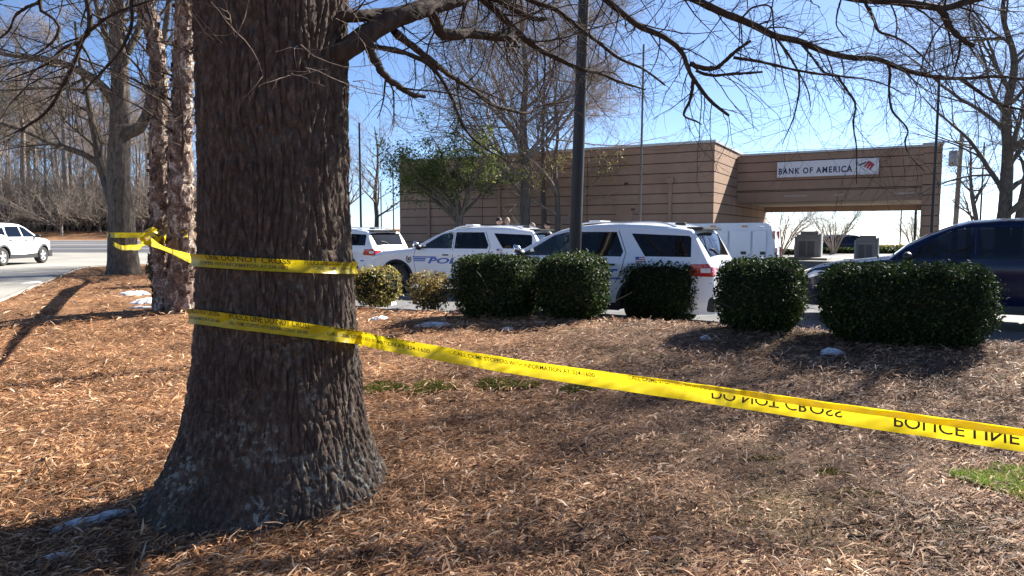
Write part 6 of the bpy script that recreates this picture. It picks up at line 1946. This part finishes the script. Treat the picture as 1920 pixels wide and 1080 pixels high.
# overhead wires
def wire(label, a, b, sag, r=.012):
    a = np.array(a, float); b = np.array(b, float); t = np.linspace(0, 1, 24)
    P = a + (b - a) * t[:, None]; P[:, 2] -= sag * 4 * t * (1 - t)
    V, F = tubes(P[None], np.full((1, 24), r), 4)
    o = link_mesh('overhead_wire', np_mesh('overhead_wire', V, F), M['pole'], None, True); tag(o, label, 'wire')
upx, upy, _ = lotpt(1787, 46)
wire('upper overhead wire running right from the utility pole', (upx + .1, upy, 4.85), (upx + 34, upy - 4, 4.9), .25)
wire('lower overhead wire running right from the utility pole', (upx + .1, upy, 4.55), (upx + 34, upy - 4, 4.6), .25)
wire('faint overhead wire passing above the drive-through canopy', (upx, upy, 7.6), (upx - 40, upy + 22, 9.0), .5, .014)

# ------------------------------------------------------------------ snow, moss, grass, fallen twigs
def blob(name, label, cat, cpx, cpy, wpx, dep, h, mat, seed, rot=0.0, kind=None):
    rg = np.random.default_rng(seed); c = G(cpx, cpy); hw = wpx / FPX * c[1] / 2
    NR, NA = 8, 36
    V = [(0, 0, h)]; ang = np.linspace(0, 2 * math.pi, NA, endpoint=False)
    edge = 1 + .55 * fbm(np.cos(ang) * 1.8 + seed, np.sin(ang) * 1.8, 0 * ang, 3, seed)
    for j in range(1, NR + 1):
        t = j / NR
        for i, a in enumerate(ang):
            V.append((math.cos(a) * hw * t * edge[i], math.sin(a) * dep / 2 * t * edge[i], 0))
    V = np.array(V); cr_, sr_ = math.cos(rot), math.sin(rot)
    V[:, :2] = V[:, :2] @ np.array([[cr_, sr_], [-sr_, cr_]])
    tt = np.concatenate([[0], np.repeat(np.arange(1, NR + 1) / NR, NA)])
    X, Y = V[:, 0] + c[0], V[:, 1] + c[1]
    hh = h * (1 - tt ** 2.2) * (1 + .5 * fbm(X * 14, Y * 14, 0 * X, 2, seed + 2)) - .006 * (tt > .99)
    V[:, 2] = g(X, Y) - c[2] + hh + .012 * (tt < .99)
    F = []
    me = D.meshes.new(name)
    for i in range(NA): F.append((0, 1 + i, 1 + (i + 1) % NA))
    for j in range(NR - 1):
        for i in range(NA):
            a = 1 + j * NA + i; b_ = 1 + j * NA + (i + 1) % NA
            F.append((a, a + NA, b_ + NA, b_))
    me.from_pydata([tuple(v) for v in V], [], F); me.update()
    o = link_mesh(name, me, mat, None, True); o.location = tuple(c)
    tag(o, label, cat, None, kind); return o
blob('snow_patch', 'patch of old snow beside the birch foot, the upper of two', 'snow', 252, 552, 52, .55, .05, M['snow'], 1)
blob('snow_patch', 'patch of old snow touching the birch foot, larger and lower', 'snow', 277, 567, 58, .55, .06, M['snow'], 2, .2)
blob('snow_patch', 'thin sliver of snow at the very foot of the birch', 'snow', 272, 578, 60, .12, .03, M['snow'], 3, .1)
blob('snow_patch', 'long streak of snow along the shaded root of the big trunk', 'snow', 168, 983, 150, .06, .03, M['snow'], 4, .62)
blob('snow_patch', 'small broken snow lump at the lower left corner', 'snow', 92, 1052, 70, .06, .02, M['snow'], 5, .5)
blob('snow_patch', 'upright lump of snow between the yellow and the brown shrub', 'snow', 730, 570, 22, .5, .16, M['snow'], 6)
blob('snow_patch', 'flat snow patch below the gap between the two brown shrubs', 'snow', 712, 598, 34, .28, .03, M['snow'], 7)
blob('snow_patch', 'flat grey snow patch in the shade below the brown shrub', 'snow', 812, 610, 56, .30, .03, M['snow'], 8)
blob('snow_patch', 'tiny snow patch below the rounded hedge', 'snow', 952, 618, 22, .12, .02, M['snow'], 9)
blob('snow_patch', 'small grey snow patch below the gap right of the third hedge', 'snow', 1322, 636, 20, .12, .03, M['snow'], 10)
blob('snow_patch', 'small snow patch in front of the broadest hedge', 'snow', 1560, 661, 48, .14, .03, M['snow'], 11)
blob('snow_patch', 'scrap of snow at the driveway edge on the far left', 'snow', 62, 532, 34, .8, .04, M['snow'], 12)

def tufts(name, label, cat, spots, n, size, aspect, mat, hgt, seed):
    rg = np.random.default_rng(seed); V = []; 
    allp = []
    for px, py, wpx, dep in spots:
        c = G(px, py); hw = wpx / FPX * c[1] / 2
        a = rg.uniform(0, 2 * math.pi, n); rr = np.sqrt(rg.random(n)) * (1 + .25 * np.sin(a * 3 + seed))
        x = c[0] + np.cos(a) * rr * hw; y = c[1] + np.sin(a) * rr * dep / 2
        allp.append(np.stack([x, y, g(x, y)], 1))
    p = np.concatenate(allp); m_ = len(p)
    d = rg.normal(size=(m_, 3)) * .55; d[:, 2] = 1; d /= np.linalg.norm(d, axis=1, keepdims=True)
    h = hgt * (.4 + rg.random(m_))[:, None]; sd_ = np.cross(d, rg.normal(size=(m_, 3))); sd_ /= np.linalg.norm(sd_, axis=1, keepdims=True)
    w_ = size * (.5 + rg.random(m_))[:, None]
    bend = rg.normal(size=(m_, 3)) * .35 * h; bend[:, 2] = 0
    Vv = np.stack([p - sd_ * w_, p + sd_ * w_, p + d * h * .6 + sd_ * w_ * .8, p + d * h * .6 - sd_ * w_ * .8, p + d * h + bend + sd_ * w_ * .15, p + d * h + bend - sd_ * w_ * .15], 1).reshape(-1, 3)
    b_ = (np.arange(m_) * 6)[:, None]
    F = np.concatenate([b_ + np.array([[0, 1, 2, 3]]), b_ + np.array([[3, 2, 4, 5]])])
    o = link_mesh(name, np_mesh(name, Vv, F), mat); tag(o, label, cat, None, 'stuff')
tufts('grass', 'patch of fresh green grass at the right edge below the tape', 'grass', [(1865, 905, 130, .35), (1905, 925, 90, .3), (1925, 900, 60, .4)], 1100, .0028, .1, M['grass'], .05, 1)
tufts('moss', 'flat mossy clumps on the litter right of the big trunk', 'moss', [(718, 731, 76, .42), (808, 731, 88, .46), (945, 725, 110, .36), (1080, 735, 60, .2)], 4200, .006, .3, M['moss'], .042, 2)
tufts('moss', 'faint olive moss scattered over the bare soil at lower right', 'moss', [(1560, 885, 60, .10), (1610, 925, 110, .16), (1700, 950, 90, .14), (1840, 970, 150, .2), (1430, 860, 60, .1), (1720, 1000, 120, .14)], 420, .003, .3, M['moss'], .012, 3)

def twig(label, run, r, seed, sub=6):
    rg = np.random.default_rng(seed)
    P = []
    for px, py, dz in run:
        q = G(px, py); q[2] += dz; P.append(q)
    Pp = spline(P, 24); R = np.linspace(r, r * .3, 24)
    Pp += rg.normal(size=Pp.shape) * r * .3
    a, ra = spawn(Pp[None], R[None], sub, .2, 1, 45, 15, .16, .4, 6, .15, (0, 0, -.02), .55, .4, .0015, .3, rg)
    V, F = merge([tubes(Pp[None], R[None], 7), tubes(a, ra, 4)])
    c0 = Pp[0].copy()
    o = link_mesh('fallen_branch', np_mesh('fallen_branch', V - c0, F), M['limb'], None, True); o.location = tuple(c0)
    tag(o, label, 'branch')
twig('thin fallen branch lying on the bare soil at lower right', [(1545, 995, .012), (1600, 988, .015), (1660, 980, .02), (1700, 968, .03), (1725, 950, .05)], .006, 1)
twig('short dark fallen stick below the thin branch at lower right', [(1590, 1010, .01), (1640, 1008, .012), (1690, 1000, .012)], .007, 2, 3)
twig('crooked fallen twig arched over the litter at the left edge', [(30, 935, .01), (60, 905, .05), (80, 890, .10), (95, 905, .06), (100, 925, .01), (150, 912, .012)], .006, 3, 5)
twig('grey fallen branch half sunk in litter left of the trunk', [(85, 930, .0), (130, 922, .01), (180, 905, .012), (250, 880, .01), (300, 862, 0)], .012, 4, 4)
